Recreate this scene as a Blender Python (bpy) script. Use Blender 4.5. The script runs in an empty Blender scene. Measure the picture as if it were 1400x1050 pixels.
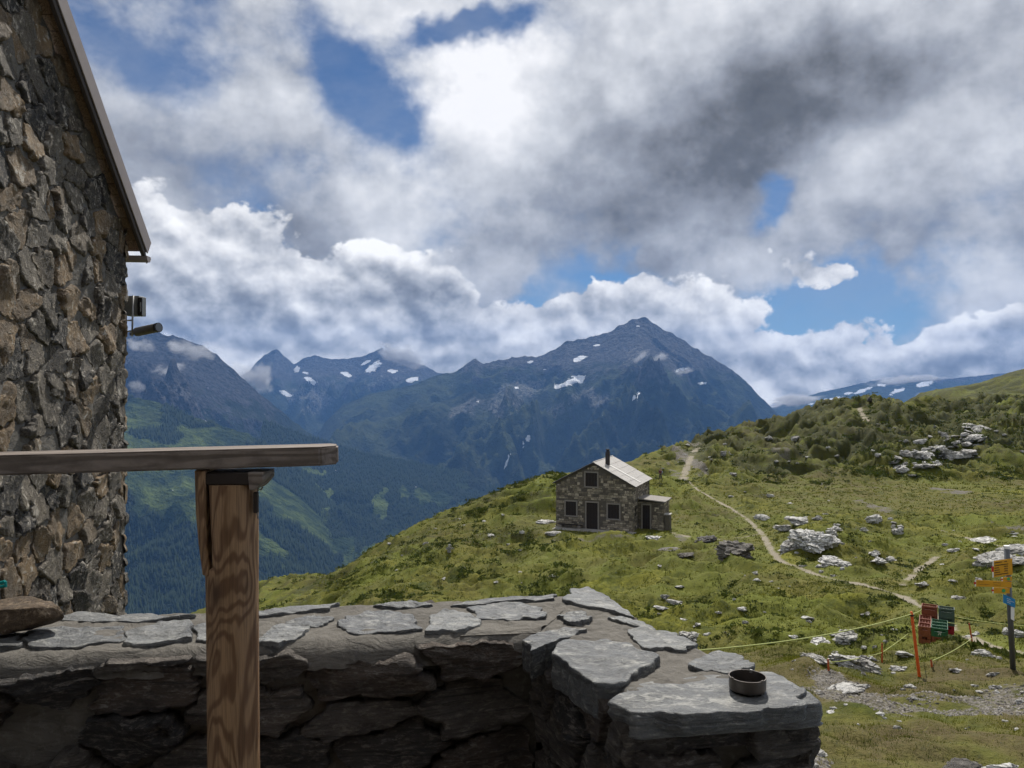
import bpy, bmesh, math, random
import numpy as np
from mathutils import Vector, Matrix

# ------------------------------------------------------------------ scene, camera, sky, sun
scene = bpy.context.scene
COL = scene.collection
F = 1089.0                 # focal length in photo pixels (1400 wide)
EYE = 1.7                  # eye height above the terrace floor (z = 0)

def px(u, v, d):
    """world point at depth d that the level camera sees at photo pixel (u, v)"""
    return Vector(((u - 700.0) / F * d, d, EYE - (v - 525.0) / F * d))

cam_data = bpy.data.cameras.new('camera')
cam_data.sensor_width = 36.0
cam_data.lens = 28.0
cam_data.clip_start = 0.05
cam_data.clip_end = 60000.0
cam = bpy.data.objects.new('camera', cam_data)
COL.objects.link(cam)
cam.location = (0.0, 0.0, EYE)
cam.rotation_euler = (math.radians(90), 0, 0)
scene.camera = cam

SUN_EL = math.radians(50.0)
SUN_AZ = math.radians(10.0)          # measured from +Y (view direction) towards +X
sun_dir = Vector((math.sin(SUN_AZ) * math.cos(SUN_EL), math.cos(SUN_AZ) * math.cos(SUN_EL), math.sin(SUN_EL)))
sun_data = bpy.data.lights.new('sun', 'SUN')
sun_data.energy = 5.0
sun_data.angle = math.radians(0.55)
sun_data.color = (1.0, 0.955, 0.88)
sun = bpy.data.objects.new('sun', sun_data)
sun.rotation_euler = sun_dir.to_track_quat('Z', 'Y').to_euler()
sun.location = (0, 0, 400)
COL.objects.link(sun)

vs = scene.view_settings
vs.view_transform = 'Standard'
vs.look = 'None'
vs.exposure = 0.12
vs.gamma = 1.0
vs.use_curve_mapping = False
scene.render.engine = 'CYCLES'
cy = scene.cycles
cy.use_denoising = True
cy.max_bounces = 5
cy.diffuse_bounces = 2
cy.glossy_bounces = 2
cy.transmission_bounces = 3
cy.transparent_max_bounces = 6
cy.volume_bounces = 0
cy.caustics_reflective = False
cy.caustics_refractive = False
cy.sample_clamp_indirect = 4.0
cy.use_adaptive_sampling = True
cy.adaptive_threshold = 0.025
cy.adaptive_min_samples = 16

# ------------------------------------------------------------------ node helper
class NB:
    """small expression builder for node trees"""
    def __init__(self, nt):
        self.nt = nt
    def new(self, t, **kw):
        n = self.nt.nodes.new(t)
        for k, v in kw.items():
            setattr(n, k, v)
        return n
    def put(self, sock, val):
        if val is None:
            return
        if isinstance(val, bpy.types.NodeSocket):
            self.nt.links.new(val, sock)
        elif isinstance(val, (tuple, list)):
            if sock.type == 'RGBA' and len(val) == 3:
                val = (*val, 1.0)
            sock.default_value = val
        else:
            if sock.type in ('VECTOR',):
                sock.default_value = (val, val, val)
            elif sock.type == 'RGBA':
                sock.default_value = (val, val, val, 1)
            else:
                sock.default_value = val
    def m(self, op, a, b=None, c=None, clamp=False):
        n = self.new('ShaderNodeMath', operation=op, use_clamp=clamp)
        for i, x in enumerate((a, b, c)):
            self.put(n.inputs[i], x)
        return n.outputs[0]
    def add(self, a, b): return self.m('ADD', a, b)
    def sub(self, a, b): return self.m('SUBTRACT', a, b)
    def mul(self, a, b): return self.m('MULTIPLY', a, b)
    def mad(self, a, b, c): return self.m('MULTIPLY_ADD', a, b, c)
    def v(self, op, a, b=None, scale=None):
        n = self.new('ShaderNodeVectorMath', operation=op)
        self.put(n.inputs[0], a)
        if b is not None:
            self.put(n.inputs[1], b)
        if scale is not None:
            self.put(n.inputs['Scale'], scale)
        return n.outputs['Value'] if op in ('DOT_PRODUCT', 'LENGTH', 'DISTANCE') else n.outputs['Vector']
    def sep(self, a):
        n = self.new('ShaderNodeSeparateXYZ'); self.put(n.inputs[0], a); return n.outputs
    def comb(self, x, y, z=0.0):
        n = self.new('ShaderNodeCombineXYZ')
        for i, q in enumerate((x, y, z)):
            self.put(n.inputs[i], q)
        return n.outputs[0]
    def noise(self, vec, scale, detail=4.0, rough=0.5, dist=0.0, lac=2.0, out='Fac', typ='FBM'):
        n = self.new('ShaderNodeTexNoise')
        n.noise_type = typ
        self.put(n.inputs['Vector'], vec); self.put(n.inputs['Scale'], scale)
        self.put(n.inputs['Detail'], detail); self.put(n.inputs['Roughness'], rough)
        self.put(n.inputs['Distortion'], dist); self.put(n.inputs['Lacunarity'], lac)
        return n.outputs[out]
    def voronoi(self, vec, scale, feature='F1', out='Distance', rnd=1.0, **kw):
        n = self.new('ShaderNodeTexVoronoi', feature=feature)
        for k, q in kw.items():
            setattr(n, k, q)
        self.put(n.inputs['Vector'], vec); self.put(n.inputs['Scale'], scale)
        if 'Randomness' in n.inputs:
            self.put(n.inputs['Randomness'], rnd)
        return n.outputs[out]
    def rng(self, val, a, b, c=0.0, d=1.0, smooth=True):
        n = self.new('ShaderNodeMapRange')
        n.interpolation_type = 'SMOOTHSTEP' if smooth else 'LINEAR'
        n.clamp = True
        for i, x in enumerate((val, a, b, c, d)):
            self.put(n.inputs[i], x)
        return n.outputs[0]
    def mix(self, fac, a, b, blend='MIX'):
        n = self.new('ShaderNodeMix', data_type='RGBA', blend_type=blend)
        self.put(n.inputs['Factor'], fac); self.put(n.inputs['A'], a); self.put(n.inputs['B'], b)
        return n.outputs['Result']
    def mapping(self, vec, loc=(0, 0, 0), rot=(0, 0, 0), scale=(1, 1, 1), typ='POINT'):
        n = self.new('ShaderNodeMapping', vector_type=typ)
        self.put(n.inputs['Vector'], vec); n.inputs['Location'].default_value = loc
        n.inputs['Rotation'].default_value = rot; n.inputs['Scale'].default_value = scale
        return n.outputs[0]
    def ramp(self, fac, stops, interp='LINEAR'):
        n = self.new('ShaderNodeValToRGB')
        cr = n.color_ramp; cr.interpolation = interp
        while len(cr.elements) < len(stops):
            cr.elements.new(0.5)
        for e, (p, c) in zip(cr.elements, stops):
            e.position = p; e.color = (*c, 1.0) if len(c) == 3 else c
        self.put(n.inputs[0], fac)
        return n.outputs[0]
# ------------------------------------------------------------------ world: Nishita sky with procedural clouds
def sky_ae(u, v):
    """azimuth / elevation (scaled by F) of a place in the sky"""
    return math.atan((u - 700) / F) * F, math.atan2(525 - v, math.hypot(F, u - 700)) * F

def build_world():
    w = bpy.data.worlds.new('World')
    scene.world = w
    w.use_nodes = True
    nt = w.node_tree
    nt.nodes.clear()
    B = NB(nt)
    tc = B.new('ShaderNodeTexCoord').outputs['Generated']
    sky = B.new('ShaderNodeTexSky', sky_type='NISHITA')
    sky.sun_disc = False
    sky.sun_elevation = SUN_EL
    sky.sun_rotation = SUN_AZ
    sky.altitude = 2000.0
    sky.air_density = 1.0
    sky.dust_density = 0.3
    sky.ozone_density = 2.0
    x, y, z = B.sep(tc)
    az = B.mul(B.m('ARCTAN2', x, y), F)
    el = B.mul(B.m('ARCSINE', z), F)
    ae = B.comb(az, el, 0.0)
    # domain warp, so that no cloud edge is an ellipse
    w1 = B.noise(tc, 3.2, 2, 0.55, out='Color')
    w2 = B.noise(tc, 11.0, 4, 0.6, out='Color')
    wv = B.v('ADD', B.v('SCALE', B.v('SUBTRACT', w1, (0.5, 0.5, 0.5)), scale=260.0),
             B.v('SCALE', B.v('SUBTRACT', w2, (0.5, 0.5, 0.5)), scale=110.0))
    aew = B.v('MULTIPLY', B.v('ADD', ae, wv), (1, 1, 0))
    aew_soft = B.v('MULTIPLY', B.v('ADD', ae, B.v('SCALE', wv, scale=0.55)), (1, 1, 0))

    def field(coord, base, blobs):
        acc = base
        for (u, v, ru, rv, rot, wt) in blobs:
            a, e = sky_ae(u, v)
            mp = B.mapping(coord, (a, e, 0), (0, 0, math.radians(rot)), (ru, rv, 1), 'TEXTURE')
            g = B.m('POWER', 0.3679, B.v('DOT_PRODUCT', mp, mp))
            acc = B.mad(g, wt, acc)
        return acc

    # --- large soft cloud deck
    fine = B.noise(tc, 8.0, 9, 0.61)
    wisp = B.noise(B.mapping(tc, (3.1, 0.7, 1.9), (0, math.radians(-30), 0), (1, 1, 2.0)), 5.5, 7, 0.62)
    cov = field(aew, 0.98, [
        (165, 55, 120, 75, 0, -0.95), (250, 110, 60, 40, 0, -0.30), (455, 80, 58, 80, 30, -1.0), (515, 165, 62, 50, 20, -0.70),
        (650, 42, 105, 30, 12, -1.15), (300, 215, 150, 55, 0, -0.38), (375, 290, 75, 36, 0, -0.45),
        (1080, 278, 38, 26, 0, -0.95), (1000, 375, 150, 26, -6, -0.80), (1140, 420, 125, 55, 0, -1.5), (1200, 385, 90, 24, 0, -0.6),
        (840, 390, 90, 26, 0, -0.8), (690, 425, 80, 26, 0, -0.7), (460, 395, 40, 20, 0, -0.45), (610, 290, 70, 40, 0, -0.30), (560, 330, 60, 30, 0, -0.25),
    ])
    cov = B.add(cov, B.mul(B.sub(fine, 0.5), 1.15))
    cov = B.add(cov, B.mul(B.sub(wisp, 0.5), 1.0))
    a_soft = B.rng(cov, 0.16, 0.88)
    # brightness of the deck: backlit thin parts bright, thick parts grey
    lum = field(aew_soft, 0.61, [
        (1110, 145, 150, 78, 16, -0.40), (985, 215, 130, 80, 25, -0.20), (790, 320, 170, 75, 12, -0.18), (740, 230, 80, 50, 0, -0.12),
        (650, 125, 110, 85, 0, 0.34), (700, 200, 70, 60, 0, 0.08), (860, 60, 170, 60, 0, 0.08), (560, 200, 110, 70, 0, 0.10), (1290, 335, 140, 42, 0, -0.22),
        (1340, 190, 140, 110, 0, 0.05), (270, 235, 170, 70, 0, -0.17), (330, 100, 60, 110, 20, 0.06), (1180, 20, 260, 50, 0, 0.05),
        (440, 345, 80, 50, 0, -0.16), (600, 330, 90, 60, 0, 0.03), (180, 60, 160, 100, 0, -0.10),
    ])
    fs0 = B.noise(tc, 8.0, 5, 0.54); fs1 = B.noise(B.v('ADD', tc, (0.010, 0.0, 0.028)), 8.0, 5, 0.54)
    lum = B.add(lum, B.mul(B.sub(fs0, fs1), 0.95))
    lum = B.add(lum, B.mul(B.sub(wisp, 0.5), 0.42))
    lum = B.m('MAXIMUM', lum, 0.03)
    c_soft = B.ramp(lum, [(0.0, (0.07, 0.074, 0.08)), (0.20, (0.135, 0.14, 0.15)), (0.45, (0.33, 0.35, 0.395)),
                          (0.70, (0.63, 0.65, 0.69)), (0.92, (0.93, 0.93, 0.95))])

    # --- cumulus banks low over the mountains, crisp tops
    sp = B.v('SUBTRACT', w2, (0.5, 0.5, 0.5))
    ae_c = B.v('MULTIPLY', B.v('ADD', ae, B.v('SCALE', sp, scale=95.0)), (1, 1, 0))
    vec = B.v('MULTIPLY', tc, (1.0, 1.0, 1.3))
    body = field(ae_c, -0.50, [
        (235, 330, 110, 75, -12, 0.99), (370, 385, 150, 62, -8, 0.86), (400, 450, 260, 45, 0, 0.74), (560, 400, 95, 80, 0, 0.96), (220, 440, 140, 80, 0, 0.64),
        (700, 460, 130, 48, 0, 0.94), (850, 425, 70, 40, 0, 0.69), (945, 425, 110, 60, 0, 1.14), (1010, 505, 150, 42, 0, 0.84),
        (1260, 516, 230, 40, 0, 0.99), (1400, 470, 120, 40, 0, 0.84), (1110, 376, 70, 26, 0, 0.76), (1130, 530, 150, 36, 0, 0.64),
        (-150, 420, 260, 110, 0, 0.74), (1700, 440, 260, 90, 0, 0.74), (640, 500, 340, 40, 0, 0.49),
    ])
    def puff(v_):
        n1 = B.noise(v_, 12.0, 8, 0.57)
        vo = B.voronoi(B.v('ADD', B.v('SCALE', v_, scale=26.0), B.v('SCALE', sp, scale=2.2)), 1.0, 'F1')
        return B.add(B.mul(B.sub(n1, 0.5), 1.55), B.mul(B.sub(0.45, vo), 0.40))
    q0 = puff(vec); q1 = puff(B.v('ADD', vec, (0.008, 0.0, 0.020)))
    f0 = B.add(body, q0)
    a_cum = B.rng(f0, 0.02, 0.17)
    relief = B.sub(q0, q1)
    thick = B.rng(f0, 0.1, 1.1, 0.0, 1.0, False)
    lc = B.mad(relief, 1.0, B.mad(thick, -0.22, 0.70))
    lc = B.add(lc, B.mul(B.sub(fs0, 0.5), 0.70))
    lc = field(aew_soft, lc, [(585, 390, 55, 42, 0, -0.22), (300, 445, 140, 26, 0, -0.12), (450, 470, 150, 20, 0, -0.10), (330, 400, 90, 24, 0, -0.06),
                              (330, 335, 150, 32, -14, 0.16), (530, 345, 60, 26, 0, 0.14), (930, 380, 110, 28, 0, 0.16), (1050, 425, 40, 30, 0, 0.10),
                              (1240, 480, 200, 16, 0, -0.12), (1180, 450, 200, 16, 0, 0.12), (1360, 480, 120, 20, 0, -0.10), (1090, 530, 120, 20, 0, 0.15), (720, 440, 100, 16, 0, 0.06)])
    c_cum = B.ramp(lc, [(0.0, (0.14, 0.15, 0.165)), (0.25, (0.27, 0.285, 0.315)), (0.5, (0.50, 0.515, 0.545)),
                        (0.75, (0.80, 0.80, 0.81)), (1.0, (1.05, 1.045, 1.03))])
    blue = B.mix(1.0, sky.outputs[0], (0.034, 0.046, 0.058), 'MULTIPLY')
    veil = B.rng(wisp, 0.30, 0.75, 0.0, 0.35)
    c = B.mix(veil, blue, (0.36, 0.40, 0.48))
    c = B.mix(a_soft, c, c_soft)
    c = B.mix(a_cum, c, c_cum)
    bg = B.new('ShaderNodeBackground')
    B.put(bg.inputs['Color'], c)
    bg.inputs['Strength'].default_value = 1.0
    out = B.new('ShaderNodeOutputWorld')
    nt.links.new(bg.outputs[0], out.inputs[0])
    w.cycles.sampling_method = 'MANUAL'
    w.cycles.sample_map_resolution = 512
build_world()
# ------------------------------------------------------------------ numpy noise
_RS = np.random.RandomState(12345)
_PERM = np.concatenate([_RS.permutation(1024)] * 2).astype(np.int32)
_GA = _RS.rand(1024) * 2 * math.pi
_GX, _GY = np.cos(_GA), np.sin(_GA)
def _h(ix, iy, iz, seed):
    n = (ix.astype(np.int64) * 374761393 + iy.astype(np.int64) * 668265263 + iz.astype(np.int64) * 2147483647 + seed * 1274126177) & 0xFFFFFFFF
    n = ((n ^ (n >> 13)) * 1274126177) & 0xFFFFFFFF
    n = ((n ^ (n >> 16)) * 2246822519) & 0xFFFFFFFF
    return (n ^ (n >> 15)) & 0xFFFFFFFF

def gn2(x, y, seed=0):
    """2D gradient noise, about -1..1"""
    x = np.asarray(x, float); y = np.asarray(y, float)
    ix = np.floor(x); iy = np.floor(y)
    fx = x - ix; fy = y - iy
    ux = fx * fx * (3 - 2 * fx); uy = fy * fy * (3 - 2 * fy)
    jx = (ix.astype(np.int32) + seed * 131) & 1023; jy = (iy.astype(np.int32) + seed * 57) & 1023
    p0 = _PERM[jx]; p1 = _PERM[jx + 1]; jy1 = (jy + 1) & 1023
    def g(p, q, dx, dy):
        h = _PERM[(p + q) & 1023]
        return _GX[h] * dx + _GY[h] * dy
    a = g(p0, jy, fx, fy); b = g(p1, jy, fx - 1, fy); c = g(p0, jy1, fx, fy - 1); d = g(p1, jy1, fx - 1, fy - 1)
    return ((a + (b - a) * ux) * (1 - uy) + (c + (d - c) * ux) * uy) * 1.5

def gn3(x, y, z, seed=0):
    x = np.asarray(x, float); y = np.asarray(y, float); z = np.asarray(z, float)
    ix = np.floor(x); iy = np.floor(y); iz = np.floor(z)
    f = (x - ix, y - iy, z - iz)
    u = [q * q * (3 - 2 * q) for q in f]
    def g(dx, dy, dz):
        h = _h(ix + dx, iy + dy, iz + dz, seed)
        a = (h & 0xFFFF) * (2 * math.pi / 65536.0); b = ((h >> 16) & 0xFFFF) / 32768.0 - 1.0
        r = np.sqrt(np.maximum(0, 1 - b * b))
        return np.cos(a) * r * (f[0] - dx) + np.sin(a) * r * (f[1] - dy) + b * (f[2] - dz)
    def lx(dy, dz):
        a = g(0, dy, dz); return a + (g(1, dy, dz) - a) * u[0]
    a = lx(0, 0); a = a + (lx(1, 0) - a) * u[1]
    b = lx(0, 1); b = b + (lx(1, 1) - b) * u[1]
    return (a + (b - a) * u[2]) * 1.5

def fbm2(x, y, oct=4, seed=0, gain=0.5, lac=2.03):
    s = 0; a = 1.0; k = 1.0; t = 0
    for i in range(oct):
        s = s + a * gn2(x * k, y * k, seed + i * 17); t += a; a *= gain; k *= lac
    return s / t

def fbm3(x, y, z, oct=4, seed=0, gain=0.5, lac=2.03):
    s = 0; a = 1.0; k = 1.0; t = 0
    for i in range(oct):
        s = s + a * gn3(x * k, y * k, z * k, seed + i * 17); t += a; a *= gain; k *= lac
    return s / t

def ridged2(x, y, oct=5, seed=0, gain=0.5, lac=2.05):
    s = 0; a = 1.0; k = 1.0; t = 0; w = 1.0
    for i in range(oct):
        n = 1.0 - np.abs(gn2(x * k, y * k, seed + i * 31))
        n = n * n * w
        w = np.clip(n * 1.6, 0, 1)
        s = s + a * n; t += a; a *= gain; k *= lac
    return s / t

def sstep(a, b, x):
    t = np.clip((x - a) / (b - a), 0, 1)
    return t * t * (3 - 2 * t)

# ------------------------------------------------------------------ objects
def tag(o, label=None, cat=None, group=None, kind=None):
    if label: o['label'] = label
    if cat: o['category'] = cat
    if group: o['group'] = group
    if kind: o['kind'] = kind
    return o

def link(o, parent=None):
    COL.objects.link(o)
    if parent is not None:
        o.parent = parent
    return o

def empty(name, loc=(0, 0, 0), rot=(0, 0, 0), parent=None):
    o = bpy.data.objects.new(name, None)
    o.location = loc; o.rotation_euler = rot
    o.empty_display_size = 0.1
    return link(o, parent)

def mk(name, me, mat, parent=None, smooth=False, loc=None, rot=None):
    o = bpy.data.objects.new(name, me)
    if mat is not None and len(me.materials) == 0:
        for m_ in (mat if isinstance(mat, (list, tuple)) else [mat]):
            me.materials.append(m_)
    if smooth:
        me.polygons.foreach_set('use_smooth', np.ones(len(me.polygons), dtype=bool))
    if loc is not None: o.location = loc
    if rot is not None: o.rotation_euler = rot
    return link(o, parent)

def mesh_np(name, V, Fc):
    """V (n,3) array, Fc (m,k) index array"""
    me = bpy.data.meshes.new(name)
    V = np.asarray(V, np.float32); Fc = np.asarray(Fc, np.int32)
    n, k = Fc.shape
    me.vertices.add(len(V)); me.vertices.foreach_set('co', V.ravel())
    me.loops.add(n * k); me.loops.foreach_set('vertex_index', Fc.ravel())
    me.polygons.add(n)
    me.polygons.foreach_set('loop_start', np.arange(0, n * k, k, dtype=np.int32))
    me.update(calc_edges=True)
    me.validate()
    return me

def grid_faces(nr, nc, closed=False):
    r = np.arange(nr - 1)[:, None]; c = np.arange(nc - (0 if closed else 1))[None, :]
    a = r * nc + c; b = r * nc + (c + 1) % nc
    return np.stack([a, b, b + nc, a + nc], -1).reshape(-1, 4)

def attr(me, name, vals):
    a = me.attributes.new(name, 'FLOAT', 'POINT')
    a.data.foreach_set('value', np.asarray(vals, np.float32).ravel())

class MB:
    """collects boxes, tubes and prisms into one mesh"""
    def __init__(self): self.v = []; self.f = []
    def raw(self, vs, fs):
        o = len(self.v); self.v += [tuple(q) for q in vs]; self.f += [tuple(i + o for i in q) for q in fs]; return self
    def box(self, c, s, rot=None, taper=1.0):
        hx, hy, hz = s[0] / 2, s[1] / 2, s[2] / 2
        vs = []
        for z in (-hz, hz):
            k = taper if z > 0 else 1.0
            for x, y in ((-hx, -hy), (hx, -hy), (hx, hy), (-hx, hy)):
                p = Vector((x * k, y * k, z))
                if rot is not None: p = rot @ p
                vs.append(p + Vector(c))
        return self.raw(vs, [(3, 2, 1, 0), (4, 5, 6, 7), (0, 1, 5, 4), (1, 2, 6, 5), (2, 3, 7, 6), (3, 0, 4, 7)])
    def tube(self, pts, r, n=8, cap=True):
        pts = [Vector(p) for p in pts]
        rs = r if isinstance(r, (list, tuple)) else [r] * len(pts)
        vs = []; up = None
        for i, p in enumerate(pts):
            d = (pts[min(i + 1, len(pts) - 1)] - pts[max(i - 1, 0)]).normalized()
            if up is None:
                up = Vector((0, 0, 1)) if abs(d.z) < 0.9 else Vector((0, 1, 0))
            a = d.cross(up).normalized(); b = a.cross(d).normalized(); up = b
            for k in range(n):
                t = 2 * math.pi * k / n
                vs.append(p + (a * math.cos(t) + b * math.sin(t)) * rs[i])
        fs = []
        for i in range(len(pts) - 1):
            for k in range(n):
                fs.append((i * n + k, i * n + (k + 1) % n, (i + 1) * n + (k + 1) % n, (i + 1) * n + k))
        if cap:
            fs.append(tuple(range(n - 1, -1, -1))); fs.append(tuple((len(pts) - 1) * n + k for k in range(n)))
        return self.raw(vs, fs)
    def lathe(self, prof, n=24, c=(0, 0, 0)):
        vs = []
        for (r, z) in prof:
            for k in range(n):
                t = 2 * math.pi * k / n
                vs.append((c[0] + r * math.cos(t), c[1] + r * math.sin(t), c[2] + z))
        fs = [(i * n + k, i * n + (k + 1) % n, (i + 1) * n + (k + 1) % n, (i + 1) * n + k)
              for i in range(len(prof) - 1) for k in range(n)]
        return self.raw(vs, fs)
    def prism(self, poly, y0, y1):
        """poly in (x, z), extruded along y"""
        n = len(poly)
        vs = [(p[0], y0, p[1]) for p in poly] + [(p[0], y1, p[1]) for p in poly]
        fs = [tuple(range(n)), tuple(range(2 * n - 1, n - 1, -1))]
        fs += [(i, i + n, (i + 1) % n + n, (i + 1) % n) for i in range(n)]
        return self.raw(vs, fs)
    def mesh(self, name, bevel=0.0, seg=1, recalc=True):
        me = bpy.data.meshes.new(name)
        me.from_pydata(self.v, [], self.f)
        bm = bmesh.new(); bm.from_mesh(me)
        if recalc: bmesh.ops.recalc_face_normals(bm, faces=bm.faces)
        if bevel > 0:
            es = [e for e in bm.edges if len(e.link_faces) == 2 and e.calc_face_angle(0) > 0.5]
            bmesh.ops.bevel(bm, geom=es, offset=bevel, segments=seg, affect='EDGES', clamp_overlap=True)
        bm.to_mesh(me); bm.free()
        return me
    def build(self, name, mat, parent=None, bevel=0.0, seg=1, smooth=False, **kw):
        return mk(name, self.mesh(name, bevel, seg), mat, parent, smooth, **kw)

# ------------------------------------------------------------------ materials
def material(name, fn, rough=0.8, spec=0.3, bump=None, metal=0.0, transl=None):
    m_ = bpy.data.materials.new(name)
    m_.use_nodes = True
    nt = m_.node_tree
    nt.nodes.clear()
    B = NB(nt)
    out = B.new('ShaderNodeOutputMaterial')
    p = B.new('ShaderNodeBsdfPrincipled')
    B.put(p.inputs['Roughness'], rough); p.inputs['Specular IOR Level'].default_value = spec
    p.inputs['Metallic'].default_value = metal
    r = fn(B)
    h = None
    if isinstance(r, tuple) and len(r) == 2 and isinstance(r[0], bpy.types.NodeSocket): r, h = r
    B.put(p.inputs['Base Color'], r)
    if h is not None and bump:
        bn = B.new('ShaderNodeBump'); bn.inputs['Strength'].default_value = bump[0]; bn.inputs['Distance'].default_value = bump[1]
        nt.links.new(h, bn.inputs['Height']); nt.links.new(bn.outputs[0], p.inputs['Normal'])
    sh = p.outputs[0]
    if transl:
        tr = B.new('ShaderNodeBsdfTranslucent'); B.put(tr.inputs['Color'], r)
        mx = B.new('ShaderNodeMixShader'); mx.inputs[0].default_value = transl
        nt.links.new(sh, mx.inputs[1]); nt.links.new(tr.outputs[0], mx.inputs[2]); sh = mx.outputs[0]
    nt.links.new(sh, out.inputs['Surface'])
    return m_

def obj_co(B): return B.new('ShaderNodeTexCoord').outputs['Object']
def geo_pos(B): return B.new('ShaderNodeNewGeometry').outputs['Position']
def obj_rand(B): return B.new('ShaderNodeObjectInfo').outputs['Random']
def attrib(B, name):
    n = B.new('ShaderNodeAttribute'); n.attribute_name = name; return n.outputs['Fac']
def plain(col, var=0.12, scale=30.0, rough=0.7, name='plain', spec=0.3, metal=0.0, bump=(0.2, 0.01)):
    def fn(B):
        co = obj_co(B)
        n = B.noise(co, scale, 5, 0.6)
        c = B.mix(n, tuple(q * (1 - 2 * var) for q in col), tuple(min(1, q * (1 + 2 * var)) for q in col))
        return c, n
    return material(name, fn, rough, spec, bump, metal)
# ------------------------------------------------------------------ the hillside: one heightfield
HUT = dict(x=8.05, y=78.4, z=EYE - 14.3)      # middle of the hut's front wall, at the ground
LOGA, LOGB, NROW = math.log(2.2), math.log(720.0), 320
USTEP, UMIN, UMAX = 10.0, -700.0, 2100.0
# columns of the ground: (depth, photo row)
COLS = {
    -700: [(2.2, 1500), (8, 1300), (30, 1100), (60, 1020), (110, 980), (200, 1020), (700, 1300)],
    100: [(2.2, 1900), (8, 1150), (30, 1020), (60, 960), (110, 915), (130, 912), (200, 980), (700, 1300)],
    200: [(2.2, 2200), (8, 1080), (30, 965), (60, 905), (110, 868), (125, 868), (180, 960), (700, 1300)],
    270: [(2.2, 2500), (8, 1050), (30, 935), (60, 872), (108, 838), (118, 837), (170, 940), (700, 1300)],
    350: [(2.2, 2700), (8, 1050), (30, 925), (60, 862), (90, 835), (106, 808), (118, 797), (135, 810), (170, 930), (700, 1300)],
    400: [(2.2, 2700), (8, 1050), (30, 915), (60, 850), (90, 818), (106, 796), (118, 784), (135, 800), (170, 920), (700, 1300)],
    445: [(2.2, 2700), (8, 1050), (30, 905), (60, 836), (82, 808), (95, 793), (112, 783), (128, 800), (170, 910), (700, 1300)],
    480: [(2.2, 2700), (8, 1050), (30, 900), (55, 832), (75, 793), (90, 769), (100, 774), (140, 880), (700, 1300)],
    540: [(2.2, 2700), (8, 1050), (30, 890), (55, 824), (75, 768), (92, 735), (102, 738), (140, 840), (700, 1300)],
    600: [(2.2, 2700), (8, 1050), (30, 884), (52, 822), (70, 765), (95, 704), (106, 707), (140, 800), (700, 1300)],
    700: [(2.2, 2700), (8, 1050), (30, 870), (52, 822), (65, 773), (78, 731), (90, 690), (100, 664), (110, 664), (150, 740), (700, 1250)],
    760: [(2.2, 2700), (8, 1050), (30, 866), (50, 822), (64, 764), (76, 731), (86, 690), (98, 645), (107, 640), (116, 646), (160, 700), (700, 1200)],
    816: [(2.2, 2700), (8, 1050), (25, 890), (40, 838), (60, 771), (76, 728), (90, 698), (105, 672), (120, 645), (132, 633), (145, 640), (220, 720), (700, 1100)],
    900: [(2.2, 2700), (8, 1060), (14, 975), (20, 917), (40, 838), (60, 771), (78, 726), (100, 684), (119, 657), (140, 628), (152, 616), (165, 622), (240, 690), (700, 1000)],
    950: [(2.2, 2700), (8, 1060), (14, 955), (20, 905), (40, 829), (60, 769), (78, 726), (100, 684), (119, 655), (145, 618), (160, 601), (175, 607), (260, 680), (700, 950)],
    1050: [(2.2, 2700), (8, 1062), (11, 968), (15, 917), (20, 891), (30, 849), (45, 806), (56, 757), (68, 731), (80, 720), (95, 690), (120, 655), (142, 614), (178, 580), (195, 586), (280, 660), (700, 900)],
    1120: [(2.2, 2700), (8, 1062), (11, 965), (15, 914), (20, 891), (30, 848), (45, 803), (55, 752), (64, 716), (74, 718), (90, 694), (120, 655), (142, 611), (185, 563), (205, 568), (280, 640), (700, 880)],
    1185: [(2.2, 2700), (8, 1062), (11, 962), (14, 932), (20, 899), (28, 846), (40, 808), (55, 762), (68, 722), (78, 722), (92, 692), (120, 655), (140, 609), (190, 546), (206, 551), (280, 620), (700, 860)],
    1250: [(2.2, 2700), (8, 1062), (11, 961), (14, 932), (20, 899), (28, 850), (40, 812), (55, 768), (70, 734), (85, 706), (120, 655), (142, 606), (190, 553), (205, 556), (280, 610), (700, 840)],
    1300: [(2.2, 2700), (8, 1062), (11, 960), (14, 930), (17, 911), (23, 883), (30, 848), (40, 815), (52, 776), (66, 745), (85, 706), (120, 655), (150, 600), (200, 551), (215, 554), (280, 600), (700, 820)],
    1400: [(2.2, 2700), (8, 1062), (11, 960), (14, 932), (17, 912), (25, 872), (40, 808), (52, 758), (62, 742), (75, 722), (120, 655), (152, 597), (210, 551), (225, 554), (300, 600), (700, 820)],
    1600: [(2.2, 2700), (8, 1062), (11, 960), (17, 910), (25, 868), (40, 800), (60, 744), (80, 712), (120, 655), (152, 593), (210, 548), (225, 552), (300, 600), (700, 820)],
    2100: [(2.2, 2700), (8, 1062), (17, 910), (40, 800), (80, 712), (120, 655), (152, 593), (210, 545), (225, 550), (300, 600), (700, 820)],
}
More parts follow.
